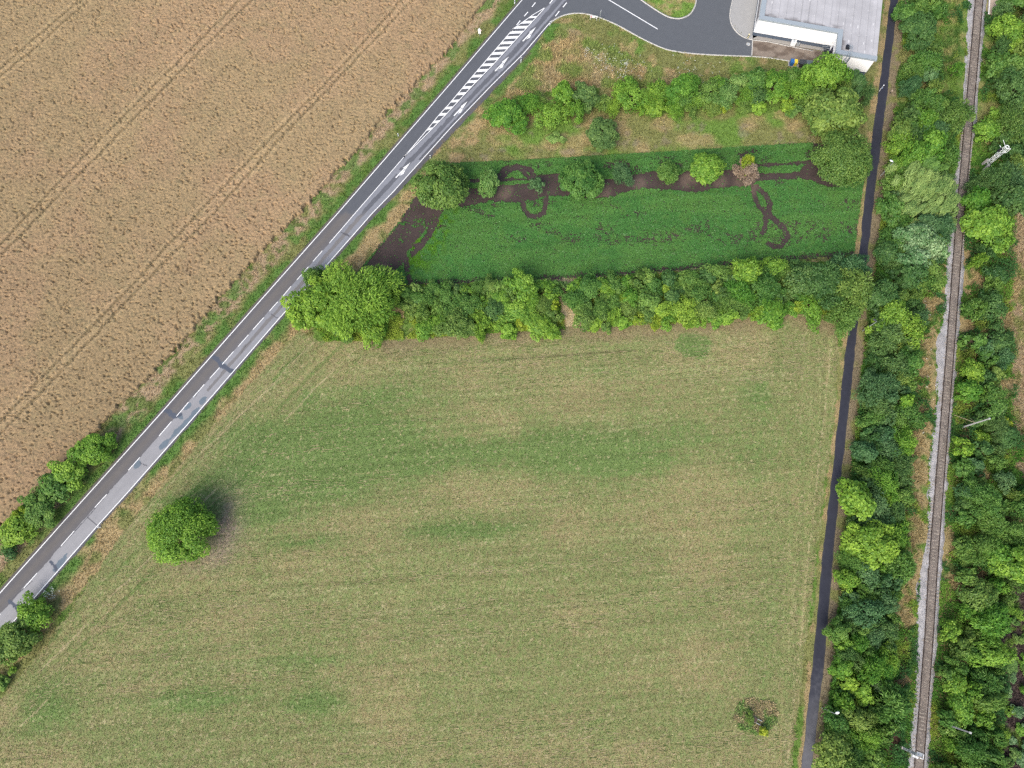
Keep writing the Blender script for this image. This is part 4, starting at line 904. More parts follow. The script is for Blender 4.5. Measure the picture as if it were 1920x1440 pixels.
def plant(px, py, rpx, h, pal, style='broad', label=None, place=None, group=None, sx=1.0, sy=1.0):
    sc_ = FPX * (CT - (720 - py) / FPX * ST) / (CAM_H - .6 * h); r = rpx / sc_
    cls = 'S' if r < 1.75 else 'M' if r < 3.1 else 'L' if r < 5.3 else 'X'
    R, H, *_r, nv_ = CL[cls]
    cm, tm = lib(cls, style, rng.randrange(nv_))
    kind = 'shrub' if r < 1.7 else 'bush' if r < 2.9 else 'tree'
    x, y = G(px, py, .55 * h)
    root = empty(kind, (float(x), float(y), 0), rng.random() * 6.28 if style != 'willow' else rng.uniform(-.3, .3), None, kind)
    root.scale = (r / R * .96 * sx, r / R * .96 * sy, h / H)
    c = bpy.data.objects.new('crown', cm); COL.objects.link(c); c.parent = root
    if not cm.materials: cm.materials.append(None)
    c.material_slots[0].link = 'OBJECT'; c.material_slots[0].material = LEAF[pal]
    t = bpy.data.objects.new('trunk', tm); COL.objects.link(t); t.parent = root
    size = {'shrub': ('tiny', 'small'), 'bush': ('low', 'medium'), 'tree': ('broad', 'large')}[kind][int(r > {'shrub': 1.2, 'bush': 2.3, 'tree': 3.8}[kind])]
    root['group'] = group or {'shrub': 'shrubs', 'bush': 'bushes', 'tree': 'trees'}[kind]
    PLANTS.append([root, label, f'{size} {CW[pal]} {kind} {place}' if place else None, py, px])
    return root
P = plant
# roadside row by the wheat
P(175, 842, 34, 3.6, 'lime', label='yellow-green rounded bush at the upper end of the roadside row by the wheat')
P(126, 886, 30, 3.4, 'bright', label='bright green bush second from the upper end of the roadside row')
P(102, 912, 27, 3.2, 'mid', label='mid green bush in the middle of the roadside row by the wheat')
P(74, 950, 34, 3.2, 'mid', label='wide mid green bush below the middle of the roadside row')
P(46, 962, 13, 3.0, 'yellow', label='small yellow topped shrub near the lower end of the roadside row')
P(32, 992, 31, 3.0, 'lime', label='low yellow-green bush near the lower end of the roadside row')
P(20, 1036, 15, 1.8, 'dark', label='small dark shrub at the very lower end of the roadside row')
P(66, 1150, 30, 3.6, 'lime', label='yellow-green bush against the road edge at the lower left of the meadow')
P(28, 1200, 40, 4.6, 'olive', label='large olive bush next to the yellow-green one at the lower left road edge')
P(0, 1278, 14, 1.6, 'mid', label='small green shrub at the left border below the roadside bushes')
P(24, 1258, 8, 1.0, 'bright', label='tiny bright shrub below the olive roadside bush')
P(340, 998, 61, 6.4, 'lime', 'round', label='big lone round bush standing in the mown meadow near the road', sy=.94)
P(280, 826 - 0, 1.5, .4, 'mid', label='tiny weed at the road edge near the roadside row') if False else None
# row in the ploughed strip
P(826, 349, 47, 7.0, 'olive', 'round', label='large round olive tree at the road end of the ploughed strip')
P(919, 343, 21, 4.4, 'pale', label='slender pale tree second from the road in the ploughed strip', sx=.85, sy=1.3)
P(1008, 347, 14, 3.0, 'blue', label='small bluish tree inside the curved tractor track in the ploughed strip')
P(1091, 338, 37, 5.0, 'mid', 'round', label='broad mid green tree at the middle of the ploughed strip')
P(1167, 328, 19, 3.0, 'blue', 'spiky', label='small sparse bluish tree east of the broad one in the ploughed strip')
P(1251, 326, 20, 3.2, 'mid', 'spiky', label='small mid green tree left of the round bright one in the ploughed strip')
P(1325, 316, 28, 4.6, 'bright', 'round', label='round bright green tree next to the bare brown one in the ploughed strip')
P(1400, 322, 20, 3.4, 'brown', 'spiky', label='half bare brown tree in the ploughed strip')
P(1400, 310, 13, 4.0, 'yellow', 'spiky', label='yellow topped small tree against the bare brown tree')
P(1580, 299, 52, 7.5, 'olive', 'round', label='large pale olive tree at the path end of the ploughed strip')
P(1563, 214, 48, 8.0, 'olive', 'round', label='large olive tree between the hedge end and the cycle path')
P(1546, 143, 36, 8.0, 'bright', label='tall bright green tree in front of the warehouse wing')
P(1130, 251, 30, 3.6, 'dark', 'round', label='lone round dark bush on the grass strip below the upper hedge')
P(1043, 259, 13, 1.6, 'pale', label='tiny pale shrub on the grass strip left of the lone dark bush')
# upper hedge
UH = 'in the upper hedge'
for px, py, r, h, pal, st, pl in ((950, 216, 33, 4.4, 'bright', 'broad', 'at the road end of the upper hedge'), (992, 196, 22, 3.2, 'bright', 'spiky', 'behind the road end of the upper hedge'), (1012, 190, 16, 2.4, 'olive', 'spiky', 'behind the road end of the upper hedge'),
    (1037, 214, 28, 4.0, 'bright', 'broad', 'second along the upper hedge front'), (1057, 175, 21, 3.8, 'lime', 'broad', 'on the bank side of the upper hedge'), (1081, 210, 18, 3.6, 'lime', 'broad', 'in front beside the second upper hedge bush'), (1097, 181, 25, 3.8, 'dark', 'broad', 'on the bank side of the upper hedge'),
    (1131, 193, 15, 2.4, 'olive', 'spiky', 'above the lone dark bush'), (1149, 202, 16, 2.6, 'lime', 'spiky', 'above the lone dark bush'), (1183, 182, 28, 4.4, 'bright', 'broad', 'right of the lone dark bush'), (1180, 162, 15, 4.0, 'bright', 'broad', 'on the bank below the white flowers'), (1207, 208, 12, 2, 'lime', 'spiky', 'at the middle of the upper hedge front'),
    (1165, 170, 16, 3.0, 'bright', 'spiky', 'right of the lone dark bush'), (1215, 188, 18, 3, 'bright', 'spiky', 'at the middle of the upper hedge'), (1233, 176, 23, 3.8, 'bright', 'spiky', 'at the middle of the upper hedge'), (1229, 203, 18, 3.0, 'lime', 'broad', 'at the middle of the upper hedge front'),
    (1280, 168, 30, 4.6, 'bright', 'broad', 'just right of the middle of the upper hedge'), (1284, 188, 20, 3.0, 'mid', 'broad', 'just right of the middle of the upper hedge'), (1264, 204, 18, 2.4, 'lime', 'spiky', 'just right of the middle of the upper hedge'), (1296, 206, 12, 2.0, 'olive', 'spiky', 'just right of the middle of the upper hedge'), (1258, 182, 18, 3.2, 'bright', 'spiky', 'just right of the middle of the upper hedge'),
    (1305, 190, 17, 2.8, 'bright', 'spiky', 'between middle and yard end of the upper hedge'), (1328, 174, 24, 3.8, 'mid', 'broad', 'between middle and yard end of the upper hedge'), (1348, 160, 15, 3.4, 'bright', 'broad', 'between middle and yard end of the upper hedge'), (1362, 180, 24, 3.4, 'pale', 'spiky', 'between middle and yard end of the upper hedge'), (1360, 200, 11, 2.2, 'yellow', 'spiky', 'at the front of the upper hedge'), (1335, 203, 16, 1.8, 'olive', 'spiky', 'at the front of the upper hedge'),
    (1384, 157, 17, 3.2, 'pale', 'broad', 'below the yard kerb'), (1400, 180, 19, 3.2, 'bright', 'spiky', 'below the yard kerb'), (1395, 198, 16, 2, 'olive', 'spiky', 'below the yard kerb'), (1416, 152, 22, 4.4, 'mid', 'broad', 'below the yard kerb'), (1418, 182, 18, 3.4, 'dark', 'broad', 'below the yard kerb'), (1423, 203, 13, 2.4, 'lime', 'broad', 'at the front below the yard'), (1452, 163, 29, 4.8, 'bright', 'broad', 'below the coloured bins'),
    (1481, 150, 21, 4.0, 'mid', 'broad', 'below the coloured bins'), (1500, 170, 24, 4.0, 'bright', 'spiky', 'below the coloured bins'), (1474, 199, 13, 2.2, 'lime', 'spiky', 'below the coloured bins'), (1488, 207, 13, 2.0, 'pale', 'spiky', 'below the coloured bins'), (1524, 186, 20, 4.2, 'mid', 'broad', 'under the tall tree by the wing'), (1500, 190, 14, 2.4, 'olive', 'spiky', 'under the tall tree by the wing'), (1512, 140, 16, 3.6, 'dark', 'broad', 'under the tall tree by the wing'),
    (1600, 158, 24, 4.6, 'dark', 'willow', 'between the wing and the cycle path'), (1620, 178, 17, 3.8, 'dark', 'spiky', 'between the wing and the cycle path'), (1583, 164, 16, 3.4, 'olive', 'spiky', 'between the wing and the cycle path')):
    P(px, py, r, h, pal, st, place=pl, group='plants of the upper hedge')
# middle hedge: big tree at the road, then a mixed hedge to the path
P(668, 566, 74, 8.0, 'bright', 'spiky', label='huge bright green tree at the road end of the middle hedge', sy=.84)
P(585, 572, 42, 6.6, 'lime', label='yellow-green tree overhanging the road at the end of the middle hedge')
P(590, 520, 18, 4.0, 'mid', 'spiky', label='small green bush by the red and white post above the big tree')
P(700, 620, 26, 3.6, 'lime', label='yellow-green bush under the lower side of the huge tree')
P(738, 558, 15, 3.8, 'lime', label='small yellow-green bush on the right flank of the huge tree')
P(640, 615, 24, 2.8, 'mid', 'spiky', label='mid green bush below the huge hedge tree beside dry grass')
P(797, 618, 18, 2.4, 'bright', label='small bright shrub in front of the middle hedge on the meadow edge')
P(780, 542, 10, 2.6, 'pale', label='small pale shrub at the crop edge near the curved track')
P(980, 534, 26, 5.0, 'bright', label='bright green tree rising above the middle hedge at the crop edge')
P(1041, 574, 9, 3.0, 'yellow', label='small yellow shrub beside the straw trail through the hedge')
P(1029, 590, 11, 2.2, 'pale', 'spiky', label='small pale shrub beside the straw trail through the hedge')
P(1059, 536, 9, 1.6, 'dark', label='tiny dark shrub at the top of the straw trail')
P(1080, 562, 19, 3.4, 'mid', 'spiky', label='mid green bush right of the straw trail')
P(1400, 508, 25, 5.0, 'lime', label='yellow-green tree rising above the middle hedge near the S shaped track')
P(1452, 500, 18, 4.4, 'bright', label='bright bush just right of the yellow-green tree in the middle hedge')
P(1174, 561, 11, 3.0, 'yellow', 'spiky', label='yellow shrub in the middle hedge right of the trail')
P(1322, 584, 23, 3.4, 'olive', 'spiky', label='olive bush at the meadow side of the middle hedge by a dark green patch')
P(1312, 604, 12, 1.8, 'bright', label='tiny bright shrub standing out into the meadow from the middle hedge')
P(1594, 545, 40, 7.0, 'olive', 'spiky', label='olive tree overhanging the cycle path at the end of the middle hedge')
P(1540, 530, 40, 6.0, 'dark', 'spiky', label='dark green tree left of the olive one at the end of the middle hedge')
P(1592, 506, 28, 6.0, 'blue', 'spiky', label='bluish tree overhanging the cycle path above the olive one')
P(1583, 592, 30, 5.6, 'mid', 'spiky', label='green tree at the meadow corner where the path comes out of the hedge')
P(1500, 525, 28, 5.0, 'dark', label='dark bush in the dense end of the middle hedge')
occ = []
def fill(poly, n, rmin, rmax, pals, hfun, placefn, group, styles=('broad', 'broad', 'spiky'), sep=.62, reject=None, seed=1):
    rd = random.Random(seed); xs = [p[0] for p in poly]; ys = [p[1] for p in poly]; done = 0; tries = 0
    while done < n and tries < n * 60:
        tries += 1; x = rd.uniform(min(xs), max(xs)); y = rd.uniform(min(ys), max(ys))
        if not inpoly(np.array([x]), np.array([y]), poly)[0]: continue
        r = rmin + (rmax - rmin) * rd.random() ** 1.6
        if reject and reject(x, y, r): continue
        if any((x - a) ** 2 + (y - b) ** 2 < (sep * (r + c)) ** 2 for a, b, c in occ): continue
        occ.append((x, y, r)); done += 1
        pal = rd.choice(pals(x, y)); st = rd.choice(styles); h = hfun(r) * rd.uniform(.85, 1.2)
        e_ = rd.uniform(.82, 1.3); P(x, y, r * 1.12, h, pal, st, place=placefn(x, y), group=group, sx=e_, sy=1 / e_)
    return done
def occ_sync():
    occ.clear()
    for root, *_z in PLANTS:
        pass
for a in ((668, 566, 62), (585, 572, 38), (980, 534, 22), (1400, 508, 22), (1594, 545, 36), (1540, 530, 34), (1592, 506, 24), (1583, 592, 26), (1500, 525, 24), (1322, 584, 20), (1080, 562, 16), (797, 618, 15), (1041, 574, 8)): occ.append(a)
def midpals(x, y):
    if y > np.interp(x, [750, 1100, 1330, 1500], [598, 585, 578, 566]): return ['lime', 'lime', 'lime', 'bright', 'olive', 'yellow']
    return ['mid', 'mid', 'bright', 'olive', 'dark', 'mid', 'lime', 'mid'] if x < 1300 else ['dark', 'mid', 'mid', 'olive', 'mid', 'dark', 'bright']
def midplace(x, y):
    v = 'crop side' if y < np.interp(x, [750, 1050, 1330, 1500], [555, 550, 535, 520]) else 'meadow side' if y > np.interp(x, [750, 1050, 1330, 1500], [592, 580, 572, 562]) else 'core'
    s = [(830, 'right of the huge tree'), (910, 'below the mottled crop'), (975, 'left of the rising bright tree'), (1050, 'left of the straw trail'), (1130, 'right of the straw trail'), (1210, 'near the yellow hedge shrub'), (1290, 'left of the olive bush'), (1370, 'above the dark meadow patch'), (1440, 'below the yellow-green hedge tree'), (1700, 'near the path end')]
    return f'on middle hedge {v}, ' + next(t for m_, t in s if x < m_)
fill([(752, 548), (900, 538), (1040, 535), (1048, 600), (1040, 618), (900, 620), (840, 618), (770, 598)], 52, 12, 26, midpals, lambda r: 1.3 + r * .075, midplace, 'plants of the middle hedge', seed=3)
fill([(1078, 538), (1210, 522), (1330, 512), (1480, 500), (1540, 500), (1540, 580), (1480, 582), (1330, 600), (1100, 606), (1080, 590), (1072, 560)], 82, 12, 26, midpals, lambda r: 1.4 + r * .085, midplace, 'plants of the middle hedge', seed=4)
# thicket between path and railway
NB = len(PLANTS)
for px, py, r, h, pal, st, lb_ in ((1686, 270, 24, 4.4, 'lime', 'broad', 'yellow-green bush beside the path just above the lamp by the crop field'), (1712, 345, 44, 6.0, 'willow', 'willow', 'feathery willow reaching over the track below the lamp by the crop field'), (1752, 372, 44, 6.4, 'willow', 'willow', 'wind blown willow leaning over the railway ballast'),
    (1700, 395, 34, 5.4, 'willow', 'willow', 'feathery willow below the two larger ones'), (1740, 315, 26, 5.0, 'mid', 'willow', 'greener willow above the wind blown one'), (1712, 452, 34, 6.0, 'silver', 'broad', 'silvery leaved poplar in the thicket level with the lower crop'), (1742, 470, 26, 6.4, 'silver', 'broad', 'smaller silvery poplar nearer to the track'), (1712, 490, 26, 6.0, 'silver', 'broad', 'silvery poplar at the lower end of the poplar group'),
    (1668, 597, 33, 6.0, 'bright', 'broad', 'bright green tree around the dark lamp below the hedge'), (1700, 622, 28, 6.0, 'lime', 'broad', 'yellow-green tree touching the bright one below the hedge lamp'), (1688, 752, 16, 5.6, 'lime', 'broad', 'small yellow-green treetop amid dark trees right of the path bend'), (1690, 828, 24, 5.0, 'lime', 'spiky', 'yellow-green tree across the track from the pole with stays'),
    (1630, 1020, 43, 7.0, 'lime', 'round', 'big yellow-green round tree beside the path below the white lamp'), (1588, 1086, 19, 4.6, 'bright', 'broad', 'small bright tree at path edge below the big yellow-green tree'), (1578, 1250, 20, 3.8, 'bright', 'broad', 'bright bush at the path edge where the asphalt turns grey'), (1590, 1275, 18, 3.6, 'lime', 'broad', 'yellow-green bush just below the bright one at the grey path'),
    (1652, 1283, 18, 2.2, 'silver', 'spiky', 'white flowering shrub in rough ground near the lowest lamp'), (1618, 1318, 12, 1.6, 'silver', 'spiky', 'small white flowering shrub beside the lowest lamp'), (1600, 1410, 26, 3.0, 'mid', 'broad', 'mid green bush at the bottom between path and signal'), (1570, 1182, 20, 4.8, 'mid', 'broad', 'mid green tree at the path edge under the bluish trees'),
    (1722, 55, 34, 4.4, 'dark', 'broad', 'broad dark bush near the platform end'), (1700, 30, 24, 3.8, 'mid', 'broad', 'green bush left of the broad dark one near the platform')):
    P(px, py, r, h, pal, st, label=lb_, group='plants of the railway thicket'); occ.append((px, py, r * .85))
SW = [(80, 'by the warehouse roof'), (150, 'by the warehouse wing'), (235, 'by the blue path sign'), (300, 'above the crop lamp'), (350, 'below the crop lamp'), (420, 'by the soil loops'), (490, 'above the hedge end'), (560, 'facing the hedge end'), (615, 'above the dark lamp'), (665, 'below the dark lamp'), (720, 'by the upper meadow'), (770, 'above the stayed pole'), (830, 'facing the stayed pole'),
      (885, 'below the stayed pole'), (940, 'above the white lamp'), (985, 'below the white lamp'), (1060, 'by the big yellow-green tree'), (1120, 'below the big yellow-green tree'), (1180, 'above the grey path'), (1240, 'where the path greys'), (1330, 'by the lowest lamp'), (1700, 'facing the signal')]
def wplace(x, y):
    f = (x - xat(PATHR, y)) / (xat(BALL, y) - xat(PATHR, y)); v = 'path side' if f < .36 else 'track side' if f > .68 else 'middle'
    return f'on thicket {v}, ' + next(t for m_, t in SW if y < m_)
def wpals(x, y):
    if y < 200: return ['mid', 'bright', 'olive', 'mid', 'blue']
    if y < 480: return ['mid', 'mid', 'blue', 'olive', 'mid', 'bright', 'dark']
    if y < 900: return ['dark', 'mid', 'dark', 'blue', 'mid', 'olive', 'dark', 'blue']
    if y < 1240: return ['dark', 'blue', 'blue', 'mid', 'dark', 'bright', 'mid']
    return ['mid', 'bright', 'olive', 'mid']
WEST = [(xat(PATHR, y) + 31, y) for y in range(-40, 1481, 40)] + [(xat(BALL, y) - (16 if y < 560 else 44), y) for y in range(1480, -41, -40)]
fill(WEST, 165, 12, 30, wpals, lambda r: 1.5 + r * .15, wplace, 'plants of the railway thicket', ('broad', 'broad', 'spiky', 'spiky'), .56,
     lambda x, y, r: (y < 215 and (rng.random() < .72 or r > 20)) or (y < 330 and x > xat(BALL, y) - 50 and rng.random() < .6) or (y > 1240 and rng.random() < .72) or (60 < y < 130 and x > 1745), seed=5)
# east of the railway
for px, py, r, h, pal, st, lb_ in ((1852, 424, 40, 6.4, 'bright', 'broad', 'large bright green tree east of the track beside the bare field'), (1892, 65, 32, 5.4, 'bright', 'broad', 'bright green tree right of the platform end'), (1872, 125, 24, 4.8, 'mid', 'broad', 'mid green tree below the bright one near the platform'), (1905, 1055, 40, 6.5, 'lime', 'broad', 'large yellow-green tree at the right border opposite the meadow'), (1866, 1038, 26, 5.0, 'bright', 'broad', 'bright green tree left of the large one at the right border'),
    (1840, 822, 16, 2.6, 'lime', 'broad', 'yellow-green bush just below the pole with stays'), (1886, 818, 20, 3.0, 'dark', 'round', 'lone dark round bush right of the pole with stays'), (1880, 792, 12, 2, 'yellow', 'spiky', 'small yellow shrub above the lone dark round bush'), (1832, 352, 22, 4, 'dark', 'spiky', 'dark tree under the lattice mast'), (1830, 376, 22, 5.0, 'bright', 'broad', 'bright bush between the lattice mast and the large bright tree')):
    P(px, py, r, h, pal, st, label=lb_, group='plants east of the railway'); occ.append((px, py, r * .85))
SE_ = [(70, 'by the platform'), (140, 'below the platform'), (210, 'above the lattice mast'), (300, 'by the lattice mast'), (370, 'below the lattice mast'), (480, 'by the large bright tree'), (560, 'below the large bright tree'), (640, 'beside the bare field'), (720, 'near the bare field end'), (790, 'above the stayed pole'), (870, 'below the stayed pole'), (940, 'by the curve of the ballast'), (1020, 'above the yellow tree'), (1100, 'by the yellow tree'), (1200, 'above the vegetable plot'), (1290, 'by the vegetable plot'), (1370, 'by the lower pole'), (1700, 'below the lower pole')]
def eplace(x, y):
    v = 'along the track' if x - xat(BALR, y) < 55 else 'deep in the strip' if x - xat(BALR, y) < 100 else 'far from the track'
    return f'east, {v}, ' + next(t for m_, t in SE_ if y < m_)
def epals(x, y):
    if x - xat(BALR, y) < 30: return ['bright', 'mid', 'lime', 'mid']
    if y > 1090: return ['mid', 'mid', 'bright', 'dark', 'olive']
    return ['dark', 'blue', 'mid', 'dark', 'olive', 'dark'] if y < 850 else ['mid', 'mid', 'olive', 'dark', 'blue']
EAST = [(xat(BALR, y) + 22, y) for y in range(-40, 1481, 40)] + [(1945 if (y < 370 or y > 900) else 1878, y) for y in range(1480, -41, -40)]
def erej(x, y, r):
    if inpoly(np.array([x]), np.array([y]), [(1872, 1130), (1905, 1095), (1960, 1100), (1960, 1500), (1892, 1500), (1876, 1400)])[0]: return True
    if 1828 < x < 1895 and 268 < y < 330: return True
    return x - xat(BALR, y) < 40 and r > 20 or (500 < y < 800 and x < 1840 and rng.random() < .6)
fill(EAST, 120, 12, 32, epals, lambda r: 1.4 + r * .15, eplace, 'plants east of the railway', ('broad', 'broad', 'spiky'), .62, erej, seed=6)
rd = random.Random(8)
for k in range(34):
    x, y = rd.uniform(1878, 1935), rd.uniform(1140, 1440)
    if any((x - a) ** 2 + (y - b) ** 2 < 13 ** 2 for a, b, c in occ): continue
    occ.append((x, y, 9)); P(x, y, rd.uniform(7, 13), rd.uniform(.8, 1.6), rd.choice(['pale', 'silver', 'pale', 'bright']), rd.choice(['broad', 'spiky']), place='in vegetable plot, ' + ('upper end' if y < 1220 else 'upper half' if y < 1300 else 'lower half' if y < 1370 else 'lower end'), group='plants of the vegetable plot')
P(1433, 1372, 8, 1.6, 'yellow', label='small yellow-green shrub beside the brown well cover')
P(1405, 1345, 9, 1.0, 'olive', 'spiky', label='small olive shrub left of the brown well cover')
# labels of the plants: like-worded neighbours are told apart from top to bottom
byl = {}
for r_ in PLANTS:
    if r_[1] is None: byl.setdefault(r_[2], []).append(r_)
    else: r_[0]['label'] = r_[1]
for lb_, rs_ in byl.items():
    rs_.sort(key=lambda q_: q_[3])
    for k, r_ in enumerate(rs_):
        w = [''] if len(rs_) == 1 else [', upper one', ', lower one'] if len(rs_) == 2 else [', topmost', ', middle one', ', lowest'] if len(rs_) == 3 else [', topmost'] + [', between its likes'] * (len(rs_) - 2) + [', lowest']
        r_[0]['label'] = ' '.join((lb_ + w[k]).replace(' on thicket ', ' thicket ').split()[:16])
print('PLANTS', len(PLANTS), 'max same', max(len(v_) for v_ in byl.values()))

# ---------------------------------------------------------------- low growth: grass, weeds, crop (nobody could count it)
def visible_pts(n, seed, poly):
    """n random ground points inside a photo-grid polygon, even per square metre"""
    rs = np.random.RandomState(seed); W_ = GP(poly); lo, hi = W_.min(0), W_.max(0); x = rs.uniform(lo[0], hi[0], n); y = rs.uniform(lo[1], hi[1], n)
    k = inpoly(x, y, [tuple(p) for p in W_]); return x[k], y[k], rs
def blades(name, x, y, col, h, w, nb_, rs, label, cat, lean=.6, az=None):
    N = len(x); V = []; C = []
    for b in range(nb_):
        a = rs.rand(N) * 6.283 if az is None else az + rs.normal(0, .5, N); t = a + 1.57 + rs.normal(0, .3, N)
        bx, by = x + rs.normal(0, .06, N), y + rs.normal(0, .06, N); hh = h * (.6 + .8 * rs.rand(N)); ln = hh * lean * (.4 + 1.2 * rs.rand(N)); ww = w * (.7 + .6 * rs.rand(N)) / 2
        p0 = np.stack([bx - np.cos(t) * ww, by - np.sin(t) * ww, np.full(N, .02)], 1); p1 = np.stack([bx + np.cos(t) * ww, by + np.sin(t) * ww, np.full(N, .02)], 1)
        p2 = np.stack([bx + np.cos(a) * ln, by + np.sin(a) * ln, hh], 1); V.append(np.stack([p0, p1, p2], 1))
        C.append(col * (.62 + .80 * rs.rand(N))[:, None])
    V = np.stack(V, 1).reshape(-1, 3); C = np.repeat(np.stack(C, 1).reshape(-1, 3), 3, 0)
    return link(name, np_mesh(name, V, np.arange(len(V)).reshape(-1, 3), M_tuft, C), label=label, cat=cat, kind='stuff')
def leaves(name, x, y, z, col, L, rs, label, cat, n_=2, flat=.8, jit=.12, var=.3):
    N = len(x); V = []; C = []
    for b in range(n_):
        c = np.stack([x + rs.normal(0, jit, N), y + rs.normal(0, jit, N), z * (.5 + .7 * rs.rand(N)) + .03], 1); nn = rs.normal(size=(N, 3)) * (1 - flat) + np.array([0, 0, 1.0])
        v_, _f = leaf_quads(c, nn, L * (.6 + .8 * rs.rand(N)), L * .6 * (.7 + .6 * rs.rand(N)), rs); V.append(v_); C.append(np.repeat(col * (1 - var + 2 * var * rs.rand(N))[:, None], 4, 0))
    V = np.vstack(V); C = np.vstack(C); V[:, 2] = np.maximum(V[:, 2], .02)
    return link(name, np_mesh(name, V, np.arange(len(V)).reshape(-1, 4), M_tuft, C), label=label, cat=cat, kind='stuff')
FRAME = [(-40, -40), (1960, -40), (1960, 1480), (-40, 1480)]
def off_hard(x, y):
    px, py = PX(x, y); m = np.ones(len(x), bool)
    q = (x - O0[0]) * AX[0] + (y - O0[1]) * AX[1]; b = (x - O0[0]) * NX[0] + (y - O0[1]) * NX[1]
    m &= ~((b > np.interp(q, aa, el) - .05) & (b < np.interp(q, aa, er) + .05))
    m &= ~inpoly(x, y, PJ); m &= ~((px > xat(PATHL, py) - 1) & (px < xat(PATHR, py) + 1)); m &= ~((px > xat(BALL, py) + 2) & (px < xat(BALR, py) - 2))
    for poly in (WHEAT, MEADOW, CROP, YARD, [(1360, -60), (1369, 40), (1400, 73), (1560, 100), (1556, 116), (1622, 147), (1650, 110), (1668, -60)], [(1476, 112), (1526, 118), (1526, 131), (1476, 125)]): m &= ~inpoly(px, py, poly)
    return m
# verge and lawn grass, taller on the bank and along the railway
x, y, rs = visible_pts(620000, 21, FRAME); k = off_hard(x, y); x, y = x[k], y[k]
px, py = PX(x, y)
bank_m = inpoly(px, py, [(1043, 50), (1120, 78), (1200, 112), (1300, 150), (1250, 168), (1100, 168), (1000, 178), (915, 240), (908, 225), (960, 160)]); rail_m = px > xat(PATHR, py) + 14
trod = (px > xat(PATHL, py) - 14) & (px < xat(PATHR, py) + 14)
nb_ = np.minimum(np.abs(px - xat(BALL, py)), np.abs(px - xat(BALR, py)))
hgt = np.where(bank_m, .55, np.where(rail_m, .45, np.where(trod, .12, .22))); hgt = hgt * (.6 + .8 * fbm(x * .5, y * .5, 151)) * np.where(rail_m, .25 + .75 * sstep(3, 20, nb_), 1)
c = ground_color(x, y) * np.where(bank_m, 1.5, 1.28)[:, None]
sel = rs.rand(len(x)) < .78; blades('grass', x[sel], y[sel], c[sel], hgt[sel], .16, 2, rs, 'rough grass on the verges, banks and lawns', 'grass', .8)
# weeds and brambles between the shrubs
x, y, rs = visible_pts(380000, 22, [(1500, -40), (1960, -40), (1960, 1480), (1500, 1480)]); k = off_hard(x, y); x, y = x[k], y[k]; px, py = PX(x, y)
k = (px > xat(PATHR, py) + 15) & (fbm(x * .22, y * .22, 152) > .36) & ~inpoly(px, py, [(1872, 1120), (1905, 1090), (1960, 1100), (1960, 1500), (1890, 1500), (1876, 1400)]) & ~((px > 1895) & (py > 370) & (py < 820)) & ~((xat(BALL, py) - px < 46) & (xat(BALL, py) - px > 0) & (py > 560) & (py < 1180) & (fbm(x * .35, y * .35, 159) > .40)) & ((py > 230) | (fbm(x * .3, y * .3, 158) > .56))
x, y = x[k], y[k]; n1 = fbm(x * .3, y * .3, 153); n2 = fbm(x * .3 + 70, y * .3, 154)
c = mixc(np.ones((len(x), 3)) * np.array((.080, .195, .034)), np.array((.150, .270, .046)), sstep(.4, .6, n1)); c = mixc(c, np.array((.055, .140, .042)), sstep(.5, .65, n2)); c = mixc(c, np.array((.25, .30, .05)), sstep(.62, .7, n1) * .6)
px, py = PX(x, y); nb_ = np.minimum(np.abs(px - xat(BALL, py)), np.abs(px - xat(BALR, py)))
leaves('undergrowth', x, y, (.30 + 1.5 * sstep(.4, .7, n2) + .5 * n1) * (.2 + .8 * sstep(6, 30, nb_)), c, .17, rs, 'brambles and tall weeds filling the railway strips', 'undergrowth', 2, .55)
x, y, rs = visible_pts(90000, 23, [(560, 560), (760, 536), (1050, 528), (1400, 500), (1600, 490), (1590, 596), (1480, 586), (1330, 604), (1000, 620), (700, 640), (610, 640)]); px, py = PX(x, y)
k = (pldist(px, py, [(1056, 528), (1060, 560), (1068, 590), (1074, 612)]) > 15) & (fbm(x * .3, y * .3, 155) > .42); x, y = x[k], y[k]; px, py = px[k], py[k]; n1 = fbm(x * .4, y * .4, 156)
c = mixc(np.ones((len(x), 3)) * np.array((.115, .240, .034)), np.array((.250, .340, .050)), sstep(.4, .6, n1 + (py > 595) * .12))
leaves('hedge_weeds', x, y, .2 + .5 * n1, c, .15, rs, 'bright weeds growing along the foot of the middle hedge', 'undergrowth', 2, .6)
# crop seedlings, spared where the tractor turned
x, y, rs = visible_pts(280000, 24, CROP); px0, py0 = PX(x, y); px = px0 + (fbm(x * .9, y * .9, 161) - .5) * 7; py = py0 + (fbm(x * .9 + 33, y * .9, 162) - .5) * 7
soil = np.zeros(len(x), bool)
for poly in SOILPOLY: soil |= inpoly(px, py, poly)
qx = px0 + (px - px0) * .22; qy = py0 + (py - py0) * .22
for ln, w in SOILLINE: soil |= pldist(qx, qy, ln) < w + .9
soil &= ~inpoly(px, py, [(741, 529), (744, 508), (757, 495), (759, 512), (762, 531)])
soil &= ~(inpoly(px, py, [(948, 334), (960, 325), (968, 322), (976, 326), (986, 335)]))
stray = (fbm(x * .55, y * .55, 163) > .70) & (rs.rand(len(x)) < .7); weedrow = (np.abs(pldist(px, py, [(830, 395), (806, 440), (776, 478)]) - 9) < 2.2) & (fbm(x * .8, y * .8, 164) > .5) & (px < 815)
keep = ~soil | stray & (px < 815) & (rs.rand(len(x)) < .5) | weedrow | soil & (rs.rand(len(x)) < .012)
thin = .97 - .80 * sstep(.52, .68, fbm(x * .16, y * .36, 165)) * sstep(.40, .58, fbm(x * 1.3, y * 1.3, 166)) * sstep(500, 440, py)
